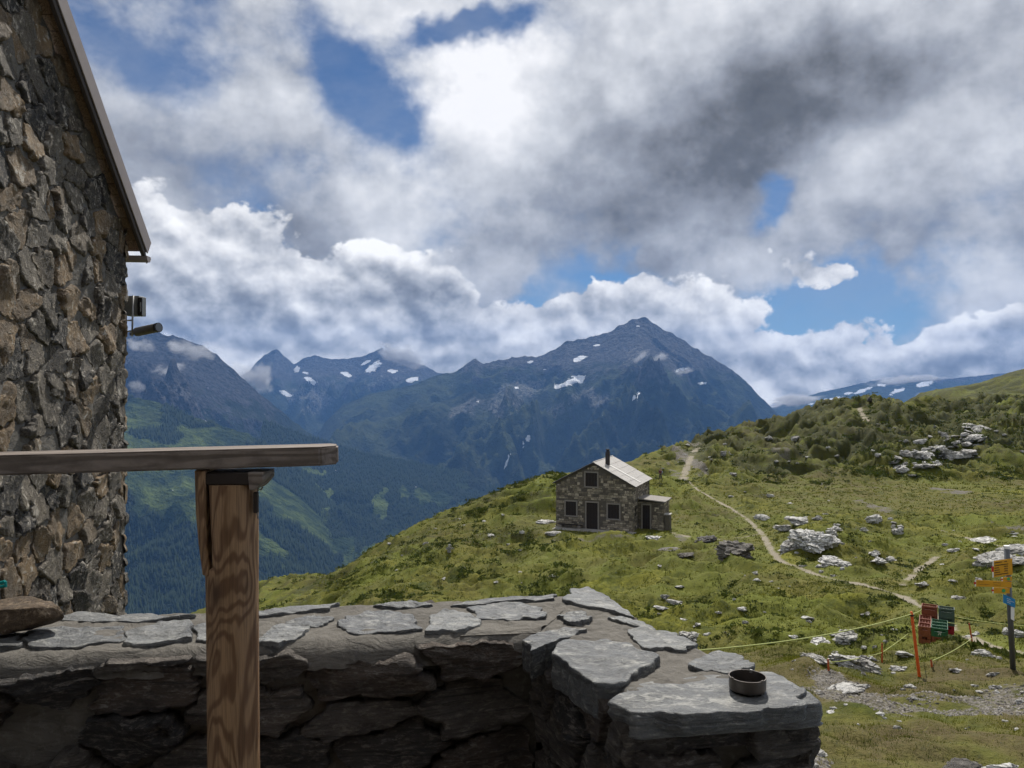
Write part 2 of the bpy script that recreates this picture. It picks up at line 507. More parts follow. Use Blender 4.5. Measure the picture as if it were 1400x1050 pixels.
def _table():
    lg = np.linspace(LOGA, LOGB, NROW)
    us = np.arange(UMIN, UMAX + 1, USTEP)
    keys = sorted(COLS)
    cols = []
    for k in keys:
        d = np.array([p[0] for p in COLS[k]], float); z = -(np.array([p[1] for p in COLS[k]], float) - 525) / F * d
        z = np.maximum(z, -520); z[d < 7.9] = np.maximum(z[d < 7.9], -4.6)
        zz = np.interp(lg, np.log(d), z)
        kern = np.exp(-0.5 * (np.arange(-6, 7) / 2.2) ** 2); kern /= kern.sum()
        cols.append(np.convolve(np.pad(zz, 6, mode='edge'), kern, 'valid'))
    cols = np.array(cols)
    T = np.empty((len(us), NROW))
    for j in range(NROW):
        T[:, j] = np.interp(us, keys, cols[:, j])
    kern = np.exp(-0.5 * (np.arange(-5, 6) / 1.8) ** 2); kern /= kern.sum()
    for j in range(NROW):
        T[:, j] = np.convolve(np.pad(T[:, j], 5, mode='edge'), kern, 'valid')
    return T
GT = _table()

def ground_base(X, Y):
    X = np.asarray(X, float); Y = np.maximum(np.asarray(Y, float), 2.2)
    u = 700 + X / Y * F
    a = np.clip((u - UMIN) / USTEP, 0, GT.shape[0] - 1.001); b = np.clip((np.log(Y) - LOGA) / (LOGB - LOGA) * (NROW - 1), 0, NROW - 1.001)
    i = a.astype(int); j = b.astype(int); fa = a - i; fb = b - j
    return EYE + (GT[i, j] * (1 - fa) + GT[i + 1, j] * fa) * (1 - fb) + (GT[i, j + 1] * (1 - fa) + GT[i + 1, j + 1] * fa) * fb

def seg_dist(X, Y, pts):
    d = np.full(np.shape(X), 1e9)
    for (x0, y0), (x1, y1) in zip(pts[:-1], pts[1:]):
        dx, dy = x1 - x0, y1 - y0
        t = np.clip(((X - x0) * dx + (Y - y0) * dy) / (dx * dx + dy * dy + 1e-9), 0, 1)
        d = np.minimum(d, np.hypot(X - x0 - t * dx, Y - y0 - t * dy))
    return d

def weights(X, Y):
    u = 700 + X / Y * F
    near = 1 - sstep(12, 26, Y)
    wob = 9 * fbm2(X / 16, Y / 16, 3, 71)
    plain_ = sstep(1010, 1090, u) * sstep(82, 94, Y + wob) * (1 - sstep(110, 124, Y + wob))
    ridge = sstep(860, 980, u) * sstep(114, 134, Y + wob)
    return near, plain_, ridge

def ground_z(X, Y):
    X = np.asarray(X, float); Y = np.asarray(Y, float)
    X = np.atleast_1d(X); Y = np.atleast_1d(Y)
    z = ground_base(X, Y); zb0 = z
    near, pl, ridge = weights(X, Y)
    wx = X + 2.5 * gn2(X / 11, Y / 11, 91); wy = Y + 2.5 * gn2(X / 11, Y / 11, 92)
    big = fbm2(wx / 10.0, wy / 10.0, 4, 3)
    bil = np.abs(gn2(wx / 4.2, wy / 4.2, 7)) * 1.3 - 0.4
    sm = fbm2(X / 1.7, Y / 1.7, 3, 11)
    ti = np.abs(gn2(X / 0.62, Y / 0.62, 19)) - 0.3
    amp = (1 - 0.75 * near) * (1 - 0.8 * pl) * (1 + 1.4 * ridge)
    z = z + amp * (1.1 * big - 1.1 * bil) + (1 - 0.5 * near) * (1 - 0.7 * pl) * 0.42 * sm + 0.13 * ti * (1 - 0.6 * pl)
    z = z + ridge * (3.2 * (ridged2(wx / 21, wy / 21, 4, 23) - 0.42) - 0.9 * bil)
    # level ground round the hut, sunk tread of the paths
    r = np.hypot((X - HUT['x'] - 2.0) / 8.2, (Y - HUT['y'] - 2.2) / 5.8)
    k = 1 - sstep(0.85, 1.5, r)
    z = z * (1 - k) + (HUT['z'] + 0.05 * sm) * k
    if CRATE_SPOT is not None:                  # trodden level spot under the crates
        k = 1 - sstep(1.3, 2.3, np.hypot(X - CRATE_SPOT[0], Y - CRATE_SPOT[1]))
        z = z * (1 - k) + CRATE_Z * k
    for pts, w_ in PATHS:
        x0, x1, y0, y1 = min(p[0] for p in pts) - 4, max(p[0] for p in pts) + 4, min(p[1] for p in pts) - 4, max(p[1] for p in pts) + 4
        mk_ = (X > x0) & (X < x1) & (Y > y0) & (Y < y1)
        if not np.any(mk_): continue
        dd = seg_dist(X[mk_], Y[mk_], pts)
        kk = 0.92 * (1 - sstep(w_ * 1.2, w_ * 1.2 + 2.4, dd))
        z[mk_] = z[mk_] * (1 - kk) + zb0[mk_] * kk - 0.07 * (1 - sstep(w_ * 0.6, w_ * 1.3, dd))
    return z

PATHS = []
CRATE_SPOT = None
_YC = np.exp(np.linspace(math.log(7.0), math.log(420.0), 320))
def at_px(u, v, ymin=7.0):
    """first point of the hillside seen at photo pixel (u, v)"""
    def scan(Y):
        X = (u - 700) / F * Y
        py = 525 - (ground_z(X, Y) - EYE) / Y * F
        k = int(np.argmax(py <= v))
        return (k if py[k] <= v else int(np.argmin(py))), X, py
    Y = _YC[_YC >= ymin]
    k, X, py = scan(Y)
    Y2 = np.linspace(Y[max(k - 1, 0)], Y[min(k + 1, len(Y) - 1)], 24)
    k, X, py = scan(Y2)
    return Vector((X[k], Y2[k], float(ground_z(X[k:k + 1], Y2[k:k + 1])[0])))

def at_px_base(u, v):
    X = (u - 700) / F * _YC
    py = 525 - (ground_base(X, _YC) - EYE) / _YC * F
    k = int(np.argmax(py <= v)) or int(np.argmin(py))
    return (float(X[k]), float(_YC[k]))
def _path(pxs, w_):
    P = np.array([at_px_base(u, v) for u, v in pxs])
    for _ in range(2):                          # smooth the trace
        Q = np.empty((2 * len(P), 2)); Q[0] = P[0]; Q[-1] = P[-1]
        Q[1:-1:2] = 0.75 * P[:-1] + 0.25 * P[1:]; Q[2:-1:2] = 0.25 * P[:-1] + 0.75 * P[1:]
        P = Q
    PATHS_T.append(([tuple(p) for p in P], w_))
PATHS_T = []
_path([(985, 688), (1005, 699), (1030, 716), (1040, 727), (1052, 748), (1063, 764), (1085, 775), (1120, 788), (1150, 793), (1185, 800), (1206, 806), (1232, 812), (1252, 824), (1275, 838), (1300, 856), (1330, 872), (1362, 884), (1400, 893), (1460, 905)], 0.38)
_path([(912, 728), (930, 731), (950, 735), (985, 738), (1015, 736), (1038, 730)], 0.42)
_path([(990, 690), (968, 678), (950, 668), (938, 656)], 0.32)
_path([(1232, 800), (1248, 786), (1270, 768), (1285, 759)], 0.35)
_path([(935, 655), (938, 640), (945, 625), (955, 612)], 0.9)
_path([(1175, 560), (1180, 570), (1186, 578)], 0.9)
_path([(1290, 727), (1330, 736), (1372, 747), (1400, 752)], 0.4)
PATHS = PATHS_T
_cs = at_px_base(1278, 886)
CRATE_Z = float(ground_base(np.array([_cs[0]]), np.array([_cs[1]]))[0]) + 0.30
CRATE_SPOT = _cs
GRAVEL = []      # (x, y, rx, ry, angle, strength): bare stony ground
def _bare(u, v, ru, rv, s=1.0):
    c = at_px(u, v); e = at_px(u, v - rv); b = at_px(u, v + rv)
    GRAVEL.append((c.x, c.y, ru / F * c.y, max(0.4, (e.y - b.y) / 2), s))
for a in [(1275, 962, 230, 22, 0.75), (1150, 942, 48, 9, 1.1), (1390, 955, 90, 18, 0.75), (1195, 692, 15, 11, 1.2), (1298, 671, 22, 7, 1.2),
          (940, 628, 13, 20, 1.3), (928, 650, 12, 10, 0.9), (955, 606, 24, 4, 1.0), (822, 737, 62, 3.5, 1.0), (925, 735, 16, 4, 0.8),
          (1015, 590, 20, 3, 0.7), (1090, 582, 26, 3, 0.6), (1070, 627, 22, 3, 0.7), (1390, 725, 14, 7, 1.0), (960, 648, 16, 5, 0.7), (1115, 1035, 22, 18, 0.8),
          (1120, 850, 10, 3, 0.5), (755, 742, 16, 4, 0.6), (1000, 650, 25, 4, 0.6)]:
    _bare(*a)

def bare_mask(X, Y):
    m_ = np.zeros(np.shape(X))
    wob = 0.5 * fbm2(X / 1.3, Y / 1.3, 4, 41) * 1.3
    for (x, y, rx, ry, s) in GRAVEL:
        q = np.hypot((X - x) / rx, (Y - y) / ry) + wob
        m_ = np.maximum(m_, s * (1 - sstep(0.55, 1.1, q)))
    m_ = m_ * np.clip(0.75 + 1.3 * fbm2(X / 2.1, Y / 1.2, 3, 47), 0.0, 1.15)
    pm = np.zeros(np.shape(X))
    X = np.asarray(X, float); Y = np.asarray(Y, float)
    for pts, w_ in PATHS:
        P = np.array(pts)
        q = (X > P[:, 0].min() - 3) & (X < P[:, 0].max() + 3) & (Y > P[:, 1].min() - 3) & (Y < P[:, 1].max() + 3)
        if not np.any(q): continue
        x, y = X[q], Y[q]
        dd = seg_dist(x, y, pts) + 0.35 * w_ * fbm2(x / 0.8, y / 0.8, 3, 43) * 1.5
        pm[q] = np.maximum(pm[q], (1 - sstep(w_ * 0.25, w_ * 1.2, dd)) * np.clip(0.82 + 0.9 * fbm2(x / 2.6, y / 2.6, 2, 49), 0.25, 1))
    return m_, pm

def ground_material(far=False):
    def fn(B):
        pos = geo_pos(B)
        n1 = B.noise(pos, 0.11, 4, 0.6); n2 = B.noise(pos, 0.55, 5, 0.62); n3 = B.noise(pos, 3.2, 5, 0.65); n4 = B.noise(pos, 17.0, 3, 0.65)
        g = B.mix(B.rng(B.add(B.mul(n2, 0.6), B.mul(n3, 0.4)), 0.36, 0.62), (0.040, 0.050, 0.009), (0.155, 0.152, 0.017))
        g = B.mix(B.rng(n1, 0.44, 0.60), g, B.mix(n3, (0.140, 0.150, 0.020), (0.075, 0.092, 0.014)))
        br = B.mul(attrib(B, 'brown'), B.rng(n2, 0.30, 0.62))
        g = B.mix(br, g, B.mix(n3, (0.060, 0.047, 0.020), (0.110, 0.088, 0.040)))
        hm = B.add(attrib(B, 'heath'), B.add(B.mul(B.sub(n2, 0.5), 1.3), B.mul(B.sub(n3, 0.5), 0.9)))
        g = B.mix(B.rng(hm, 0.30, 0.75, 0.0, 0.9), g, B.mix(B.rng(n3, 0.35, 0.65), (0.020, 0.027, 0.008), (0.052, 0.050, 0.017)))
        g = B.mix(B.rng(n4, 0.55, 0.75, 0.0, 0.55), g, (0.022, 0.028, 0.008))
        st = B.mix(B.rng(n4, 0.3, 0.7), (0.055, 0.048, 0.040), (0.21, 0.195, 0.175))
        st = B.mix(B.rng(n3, 0.4, 0.65, 0.0, 0.7), st, (0.10, 0.085, 0.06))
        bm_ = B.add(attrib(B, 'bare'), B.mul(B.sub(B.add(B.mul(n3, 0.6), B.mul(n4, 0.4)), 0.5), 2.4))
        g = B.mix(B.rng(bm_, 0.40, 0.85), g, st)
        pc = B.mix(n4, (0.17, 0.145, 0.105), (0.31, 0.275, 0.215))
        pm = B.add(attrib(B, 'path'), B.mul(B.sub(B.add(B.mul(n3, 0.5), B.mul(n4, 0.5)), 0.5), 1.9))
        g = B.mix(B.rng(pm, 0.35, 0.8), g, pc)
        n5 = B.noise(pos, 7.5, 4, 0.7)
        g = B.mix(B.rng(n5, 0.50, 0.72, 0.0, 0.45), g, B.mix(n2, (0.020, 0.027, 0.007), (0.052, 0.056, 0.014)))
        g = B.mix(B.mul(B.rng(n5, 0.28, 0.44, 0.40, 0.0), B.rng(attrib(B, 'path'), 0.1, 0.4, 1.0, 0.0)), g, (0.19, 0.185, 0.045))
        h = B.add(B.mul(n3, 0.6), B.add(B.mul(n4, 0.4), B.mul(n5, 0.6)))
        return g, h
    return material('alpine_turf', fn, 0.92, 0.12, (0.55, 0.12))
M_TURF = ground_material()

def build_ground():
    du = np.concatenate([np.arange(-700, 140, 14.0), np.arange(140, 1480, 2.1), np.arange(1480, 2101, 14.0)])
    lg = np.concatenate([np.linspace(math.log(2.2), math.log(7.0), 14)[:-1], np.linspace(math.log(7.0), math.log(230.0), 700), np.linspace(math.log(230), math.log(720), 30)[1:]])
    Y = np.exp(lg)[:, None] * np.ones(len(du))[None]; X = (du[None] - 700) / F * Y
    Z = ground_z(X, Y)
    me = mesh_np('ground', np.stack([X, Y, Z], -1).reshape(-1, 3), grid_faces(*X.shape))
    b, p = bare_mask(X, Y)
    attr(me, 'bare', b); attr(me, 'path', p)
    near, pl, ridge = weights(X, Y)
    u = 700 + X / Y * F
    attr(me, 'brown', np.clip(0.32 + 0.35 * pl + 0.45 * near + 0.40 * sstep(880, 960, u) * (1 - sstep(1180, 1280, u)) * sstep(125, 140, Y) + 0.9 * fbm2(X / 14, Y / 14, 3, 5), 0, 1))  # near term browns the foreground turf to imitate cloud shade
    left = (1 - sstep(690, 790, u)) * sstep(52, 80, Y)
    attr(me, 'heath', np.clip(0.10 + 0.55 * ridge + 0.25 * left - 0.15 * pl + 0.75 * fbm2(X / 9, Y / 9, 4, 15), 0, 1))
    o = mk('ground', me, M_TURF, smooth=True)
    tag(o, 'grassy hummocky alpine hillside below the terrace with paths and bare patches', 'hillside', kind='structure')
    return o
build_ground()

# a broader grassy hill behind the ridge
def build_hill():
    us = np.arange(1180, 1900, 4.0); t = np.linspace(-0.25, 1, 130)
    sil = np.array([(1150, 600), (1225, 572), (1255, 551), (1270, 539), (1290, 532), (1310, 528), (1340, 523), (1360, 516), (1380, 509), (1400, 504), (1450, 494), (1600, 470), (1900, 470)], float)
    ry = np.interp(us, sil[:, 0], sil[:, 1])
    Yr, Yb = 470.0, 250.0
    Y = Yr + (Yb - Yr) * t[:, None] + 0 * us[None]
    X = (us[None] - 700) / F * Yr * (0.55 + 0.45 * Y / Yr)
    zr = (525 - ry) / F * Yr; zb = -26.0
    s = np.abs(t)[:, None]
    Z = zr[None] + (zb - zr[None]) * np.where(t[:, None] >= 0, s ** 1.35, s * 1.4)
    w_ = sstep(0, 0.12, s)
    Z = Z + w_ * (6.0 * fbm2(X / 34, Y / 34, 4, 61) + 3.0 * (ridged2(X / 12, Y / 12, 3, 63) - 0.4)) + 0.5 * fbm2(X / 7, Y / 7, 3, 64) + EYE
    me = mesh_np('hill', np.stack([X, Y, Z], -1).reshape(-1, 3), grid_faces(*X.shape))
    attr(me, 'bare', np.zeros(X.size)); attr(me, 'path', np.zeros(X.size)); attr(me, 'brown', np.full(X.size, 0.30)); attr(me, 'heath', np.clip(0.60 + 0.7 * fbm2(X / 30, Y / 30, 4, 16), 0, 1))
    tag(mk('hill', me, M_TURF, smooth=True), 'smooth green grassy hill rising behind the rocky ridge', 'hill', kind='structure')
build_hill()
# ------------------------------------------------------------------ mountain ranges across the valley
def mountain_material(name, low, high, rock, zlo, zhi, forest):
    def fn(B):
        pos = geo_pos(B)
        x, y, z = B.sep(pos)
        n1 = B.noise(pos, 0.0011, 5, 0.6); n2 = B.noise(pos, 0.006, 6, 0.65); n3 = B.noise(pos, 0.03, 4, 0.65)
        nz = B.sep(B.new('ShaderNodeNewGeometry').outputs['Normal'])[2]
        g = B.mix(B.rng(B.add(B.mul(n1, 0.5), B.mul(n2, 0.5)), 0.42, 0.58), low, high)
        fo = B.add(attrib(B, 'forest'), B.mul(B.sub(n2, 0.5), 0.8))
        g = B.mix(B.rng(fo, 0.4, 0.6), g, B.mix(n3, (0.010, 0.017, 0.010), (0.026, 0.036, 0.018)))
        rk = B.mix(B.rng(n3, 0.3, 0.7), tuple(q * 0.4 for q in rock), tuple(q * 1.8 for q in rock))
        rf = B.add(B.rng(z, zlo, zhi, 0.0, 1.0, False), B.mul(B.sub(n2, 0.5), 1.5))
        rf = B.add(rf, B.mul(B.sub(0.75, nz), 0.7))
        g = B.mix(B.rng(rf, 0.42, 0.75), g, rk)
        sc = B.add(attrib(B, 'scree'), B.mul(B.sub(B.add(B.mul(n2, 0.5), B.mul(n3, 0.5)), 0.5), 2.6))
        g = B.mix(B.rng(sc, 0.35, 1.0, 0.0, 0.75), g, B.mix(B.rng(n3, 0.3, 0.7), (0.06, 0.06, 0.06), (0.24, 0.235, 0.23)))
        sn = B.add(attrib(B, 'snow'), B.add(B.mul(B.sub(n3, 0.5), 1.1), B.mul(B.sub(B.noise(B.mapping(pos, (0, 0, 0), (0, 0.5, 0), (1.0, 1.0, 2.6)), 0.0075, 4, 0.6), 0.5), 2.2)))
        g = B.mix(B.rng(sn, 0.58, 0.66), g, (0.85, 0.87, 0.90))
        return g, B.add(B.mul(n3, 0.7), n2)
    return material(name, fn, 0.95, 0.05, (1.0, 80.0))

def blob_mask(U, V, blobs, seed, wob=0.35, sc=14.0):
    m_ = np.zeros(U.shape)
    w_ = wob * fbm2(U / sc, V / sc, 3, seed) * 2
    for (u, v, ru, rv, rot, s) in blobs:
        a = math.radians(rot); du = U - u; dv = V - v
        q = np.hypot((du * math.cos(a) + dv * math.sin(a)) / ru, (-du * math.sin(a) + dv * math.cos(a)) / rv) + w_
        m_ = np.maximum(m_, s * (1 - sstep(0.25, 1.25, q)))
    return m_

def surf_uv(X, Y, Z):
    return 700 + X / Y * F, 525 - (Z - EYE) / Y * F

RANGES = {}
def mountain(name, sil, Yr, Yb, vb, lam, amp, seed, mat, label, du=2.0, nt=200, jag=1.0, snow=(), scree=(), forest=None, back=0.35, prof=0.9):
    sil = np.array(sil, float)
    us = np.arange(sil[0, 0], sil[-1, 0] + 0.1, du)
    vr = np.interp(us, sil[:, 0], sil[:, 1])
    yr = np.interp(us, sil[:, 0], Yr) if np.ndim(Yr) else np.full(len(us), float(Yr))
    yb = np.full(len(us), float(Yb)) if not np.ndim(Yb) else np.interp(us, sil[:, 0], Yb)
    vbb = np.full(len(us), float(vb)) if not np.ndim(vb) else np.interp(us, sil[:, 0], vb)
    t = np.concatenate([-np.linspace(back, 0, 25)[:-1], np.linspace(0, 1, nt) ** 1.25])
    zr = (525 - vr) / F * yr; zb = (525 - vbb) / F * yb
    T = t[:, None]
    Y = yr[None] + (yb - yr)[None] * T
    X = (us[None] - 700) / F * yr[None] * (0.25 + 0.75 * Y / yr[None])
    P = np.where(T >= 0, np.abs(T) ** prof, np.abs(T) * 1.6)
    Z = zr[None] + (zb - zr)[None] * P
    H = np.abs(zr - zb)[None]
    w_ = sstep(0.0, 0.22, np.abs(T)) * (1 - 0.3 * T); wp = sstep(0.10, 0.62, np.abs(T)) * (1 - 0.3 * T)
    wx = X + 0.35 * lam * gn2(X / lam / 1.2, Y / lam / 1.2, seed + 5); wy = Y + 0.35 * lam * gn2(X / lam / 1.2, Y / lam / 1.2, seed + 6)
    r = ridged2(wx / lam, wy / lam * 0.62, 7, seed, 0.58)
    r2 = ridged2(wx / lam * 3.1, wy / lam * 1.7, 5, seed + 3, 0.5)
    nz_ = (r - 0.36) * 1.15 + 0.55 * (r2 - 0.4)
    Z = Z + amp * H * np.where(nz_ > 0, nz_ * wp, nz_ * w_)
    jg = ridged2(X / (lam * 0.10), Y / (lam * 0.10), 3, seed + 9) - 0.4
    Z = Z + jag * 0.017 * H * jg * (1 - 0.6 * w_)
    Z = Z + EYE
    U, V = surf_uv(X, Y, Z)
    me = mesh_np(name, np.stack([X, Y, Z], -1).reshape(-1, 3), grid_faces(*X.shape))
    attr(me, 'snow', blob_mask(U, V, snow, seed + 1)); attr(me, 'scree', blob_mask(U, V, scree, seed + 2, 0.5, 25))
    fm = np.zeros(X.shape)
    if forest is not None:
        fm = forest(U, V, X, Y, Z, r)
    attr(me, 'forest', fm)
    o = mk(name, me, mat, smooth=True)
    tag(o, label, 'mountain', kind='structure')
    RANGES[label] = (X, Y, Z, U, V, fm)
    return o

M_MAIN = mountain_material('mountain_main', (0.015, 0.021, 0.012), (0.052, 0.064, 0.024), (0.066, 0.065, 0.066), -120, 330, 0)  # brighter green tone paints in sunlit patches on the slopes
M_LEFT = mountain_material('mountain_left', (0.014, 0.020, 0.012), (0.032, 0.042, 0.018), (0.045, 0.045, 0.048), -650, 150, 0)
M_FAR = mountain_material('mountain_far', (0.022, 0.030, 0.014), (0.045, 0.055, 0.022), (0.060, 0.058, 0.058), -250, 200, 0)
M_NEAR = mountain_material('mountain_near', (0.022, 0.036, 0.013), (0.095, 0.125, 0.032), (0.08, 0.08, 0.075), 120, 700, 1)  # light green raised so its patches stand in for sunlight

mountain('mountain', [(400, 640), (430, 602), (445, 577), (470, 554), (500, 541), (530, 534), (560, 528), (600, 513), (625, 508), (640, 497), (650, 490), (662, 498), (690, 491), (712, 487), (735, 489),
          (760, 478), (775, 467), (800, 464), (830, 455), (850, 444), (864, 437), (875, 434), (886, 436), (900, 447), (930, 462), (950, 476), (975, 490), (1000, 506),
          (1020, 522), (1040, 543), (1060, 563), (1075, 578), (1110, 612), (1180, 680)],
         9000, 5200, 760, 1500, 0.55, 101, M_MAIN, 'pyramid shaped rocky peak with snow patches on its slopes, highest across the valley', nt=240,
         snow=[(785, 521, 25, 6.5, -20, 1.25), (768, 527, 16, 4, -10, 1.1), (791, 491, 13, 4.5, -18, 1.25), (724, 495, 8, 3, -15, 1.2), (866, 545, 6, 3, -30, 1.2),
               (872, 538, 4, 2, -30, 1.1), (960, 524, 7, 1.6, 0, 1.0), (706, 530, 5, 2.5, 0, 1.1), (654, 549, 4, 2, 0, 1.0), (817, 472, 6, 2, -10, 1.1), (872, 446, 4, 1.6, 0, 1.0), (745, 505, 5, 1.5, 0, 1.0), (932, 505, 9, 3, -10, 1.05),
               (720, 600, 2.2, 14, 35, 1.0), (693, 632, 1.8, 18, 20, 0.95)],
         scree=[(700, 540, 65, 24, -25, 0.8), (730, 525, 30, 10, -20, 0.9), (820, 550, 22, 16, 0, 0.9), (640, 555, 45, 10, -20, 0.8), (790, 545, 30, 12, -30, 0.8), (870, 480, 22, 8, -30, 0.7), (760, 560, 40, 12, -20, 0.6)],
         forest=lambda U, V, X, Y, Z, r: sstep(640, 690, V) * 0.9)
mountain('mountain', [(320, 520), (340, 508), (352, 494), (362, 485), (378, 477), (390, 488), (402, 499), (415, 490), (430, 486), (445, 490), (470, 491), (495, 488), (510, 481),
          (522, 476), (532, 482), (545, 490), (580, 500), (600, 510), (640, 520), (690, 540)],
         12400, 9400, 640, 1250, 0.5, 203, M_FAR, 'jagged far ridge with twin pointed summits and snowfields at the valley head', nt=150,
         snow=[(511, 502, 14, 7, -30, 1.2), (474, 512, 11, 4, 20, 1.2), (563, 519, 12, 4.5, -10, 1.25), (424, 520, 12, 4, 30, 1.15), (405, 505, 5, 9, 20, 1.05), (390, 538, 16, 4, 20, 1.1), (500, 496, 10, 3, -30, 1.1), (535, 507, 8, 3, 0, 1.0), (418, 510, 6, 4, 20, 1.1)],
         scree=[(430, 545, 50, 22, 0, 0.9), (500, 520, 50, 14, 0, 0.6)])
mountain('mountain', [(20, 520), (90, 478), (150, 462), (178, 452), (195, 447), (212, 451), (228, 458), (240, 460), (262, 466), (280, 474), (300, 488), (330, 516), (352, 536), (375, 554), (400, 575),
          (420, 590), (440, 603), (470, 620), (520, 655), (600, 740)],
         7000, 4300, 790, 1200, 0.62, 307, M_LEFT, 'dark steep mountain with drifting cloud beside the stone building', nt=180,
         scree=[(240, 530, 30, 8, 30, 0.7), (275, 560, 30, 6, 35, 0.7)], snow=[(275, 572, 18, 1.6, 35, 0.9)],
         forest=lambda U, V, X, Y, Z, r: sstep(575, 640, V) * 1.0)
mountain('mountain', [(-50, 520), (60, 528), (172, 543), (190, 545), (215, 551), (235, 557), (255, 568), (280, 575), (310, 585), (340, 593), (370, 612), (420, 648), (460, 690), (500, 750), (545, 840), (575, 930)],
         4600, 2500, [900] * 15 + [960], 900, 0.34, 409, M_NEAR, 'wooded spur with a pale alpine meadow dropping into the valley', nt=220, du=1.6,
         forest=lambda U, V, X, Y, Z, r: np.clip(0.95 * sstep(0, 34, V - (640 + 0.62 * (U - 170))) + 0.55 * (1 - sstep(560, 640, V)) + 1.0 * fbm2(X / 420, Y / 420, 4, 77) - 0.08 - 0.5 * blob_mask(U, V, [(215, 700, 60, 34, 35, 1)], 9, 0.4, 20) + 0.6 * sstep(300, 370, U), 0, 1))
mountain('mountain', [(360, 575), (420, 596), (455, 607), (500, 620), (540, 628), (570, 633), (600, 640), (630, 645), (650, 655), (680, 667), (700, 673), (760, 705), (840, 760)],
         5600, 3300, 850, 1000, 0.36, 503, M_NEAR, 'dark forested slope with light green clearings below the pyramid peak', nt=220, du=1.6,
         forest=lambda U, V, X, Y, Z, r: np.clip(0.92 - 1.15 * blob_mask(U, V, [(590, 680, 40, 12, 10, 1), (495, 770, 45, 20, -20, 1), (465, 745, 30, 16, 10, .9), (545, 735, 26, 14, -20, .9), (440, 690, 16, 30, 10, .8), (420, 640, 30, 8, 20, .8), (520, 690, 14, 26, 20, .7), (640, 665, 24, 5, 10, .6)], 8, 0.5, 18) + 0.35 * fbm2(X / 160, Y / 160, 4, 78), 0, 1))
mountain('mountain', [(990, 575), (1040, 562), (1062, 556), (1090, 546), (1120, 537), (1150, 531), (1180, 524), (1200, 519), (1225, 524), (1262, 513), (1290, 519), (1330, 515), (1400, 508), (1500, 500)],
         12800, 10600, 620, 1600, 0.40, 601, M_FAR, 'pale hazy distant range with snow beyond the ridge', nt=110, du=2.5,
         snow=[(1180, 534, 18, 3, -20, 1.1), (1140, 545, 14, 3, -10, 1.0), (1225, 535, 16, 4, -20, 1.1), (1265, 525, 14, 4, -10, 1.1), (1205, 527, 8, 3, 0, 1.0), (1110, 552, 10, 2, -10, 1.0), (1160, 538, 8, 2, -10, 1.0)])

# valley floor out to the horizon
V_ = [(-19000, -900, -1750), (19000, -900, -1750), (19000, 13500, -1750), (-19000, 13500, -1750)]
me = bpy.data.meshes.new('valley_floor'); me.from_pydata(V_, [], [(0, 1, 2, 3)])
tag(mk('valley_floor', me, plain((0.05, 0.07, 0.03), 0.2, 0.002, 0.9, 'valley')), 'green valley floor far below the mountain slopes', 'valley', kind='structure')

# the woods on the slopes: one mass of conifers
def build_forest():
    rs = np.random.RandomState(5)
    Vs = []; Fs = []; off = 0
    for lab, n in (('wooded spur with a pale alpine meadow dropping into the valley', 9000), ('dark forested slope with light green clearings below the pyramid peak', 11000)):
        X, Y, Z, U, V, fm = RANGES[lab]
        ok = (fm > 0.5) & (U > 150) & (U < 720) & (V < 850)
        ok[:24] = False
        # even in the picture plane area -> weight by cell area
        idx = np.argwhere(ok[:-1, :-1])
        sel = idx[rs.randint(0, len(idx), n)]
        a = rs.rand(n); b = rs.rand(n)
        def pick(A):
            r, c = sel[:, 0], sel[:, 1]
            return (A[r, c] * (1 - a) + A[r + 1, c] * a) * (1 - b) + (A[r, c + 1] * (1 - a) + A[r + 1, c + 1] * a) * b
        x, y, z = pick(X), pick(Y), pick(Z)
        h = 14 + 16 * rs.rand(n); w_ = h * (0.17 + 0.08 * rs.rand(n))
        k = 5
        ang = (np.arange(k) * 2 * math.pi / k)[None] + rs.rand(n)[:, None] * 6
        base = np.stack([x[:, None] + w_[:, None] * np.cos(ang), y[:, None] + w_[:, None] * np.sin(ang), (z - 1.5)[:, None] + 0 * ang], -1)
        tip = np.stack([x, y, z + h], -1)[:, None]
        P = np.concatenate([base, tip], 1).reshape(-1, 3)
        o = off + (np.arange(n) * (k + 1))[:, None]
        f = np.stack([o + np.arange(k)[None], o + (np.arange(k)[None] + 1) % k, o + k + 0 * np.arange(k)[None]], -1).reshape(-1, 3)
        Vs.append(P); Fs.append(f); off += len(P)
    me = mesh_np('forest', np.concatenate(Vs), np.concatenate(Fs))
    def fn(B):
        n = B.noise(geo_pos(B), 0.02, 4, 0.7)
        return B.mix(n, (0.008, 0.016, 0.008), (0.035, 0.050, 0.018))
    tag(mk('forest', me, material('conifer', fn, 0.9, 0.1)), 'dark conifer forest covering the far valley slopes', 'forest', kind='stuff')
build_forest()

# the air of the valley
def build_haze():
    mb = MB(); mb.box((0, 6300, -470), (40000, 14600, 2720))
    m_ = bpy.data.materials.new('haze'); m_.use_nodes = True
    nt = m_.node_tree; nt.nodes.clear(); B = NB(nt)
    pv = B.new('ShaderNodeVolumePrincipled')
    pv.inputs['Color'].default_value = (0.21, 0.46, 1.0, 1)
    pv.inputs['Density'].default_value = 3.9e-5
    pv.inputs['Anisotropy'].default_value = 0.0
    out = B.new('ShaderNodeOutputMaterial')
    nt.links.new(pv.outputs[0], out.inputs['Volume'])
    o = mb.build('haze', m_)
    tag(o, 'thin blue haze filling the valley air', 'haze', kind='stuff')
    return o
build_haze()

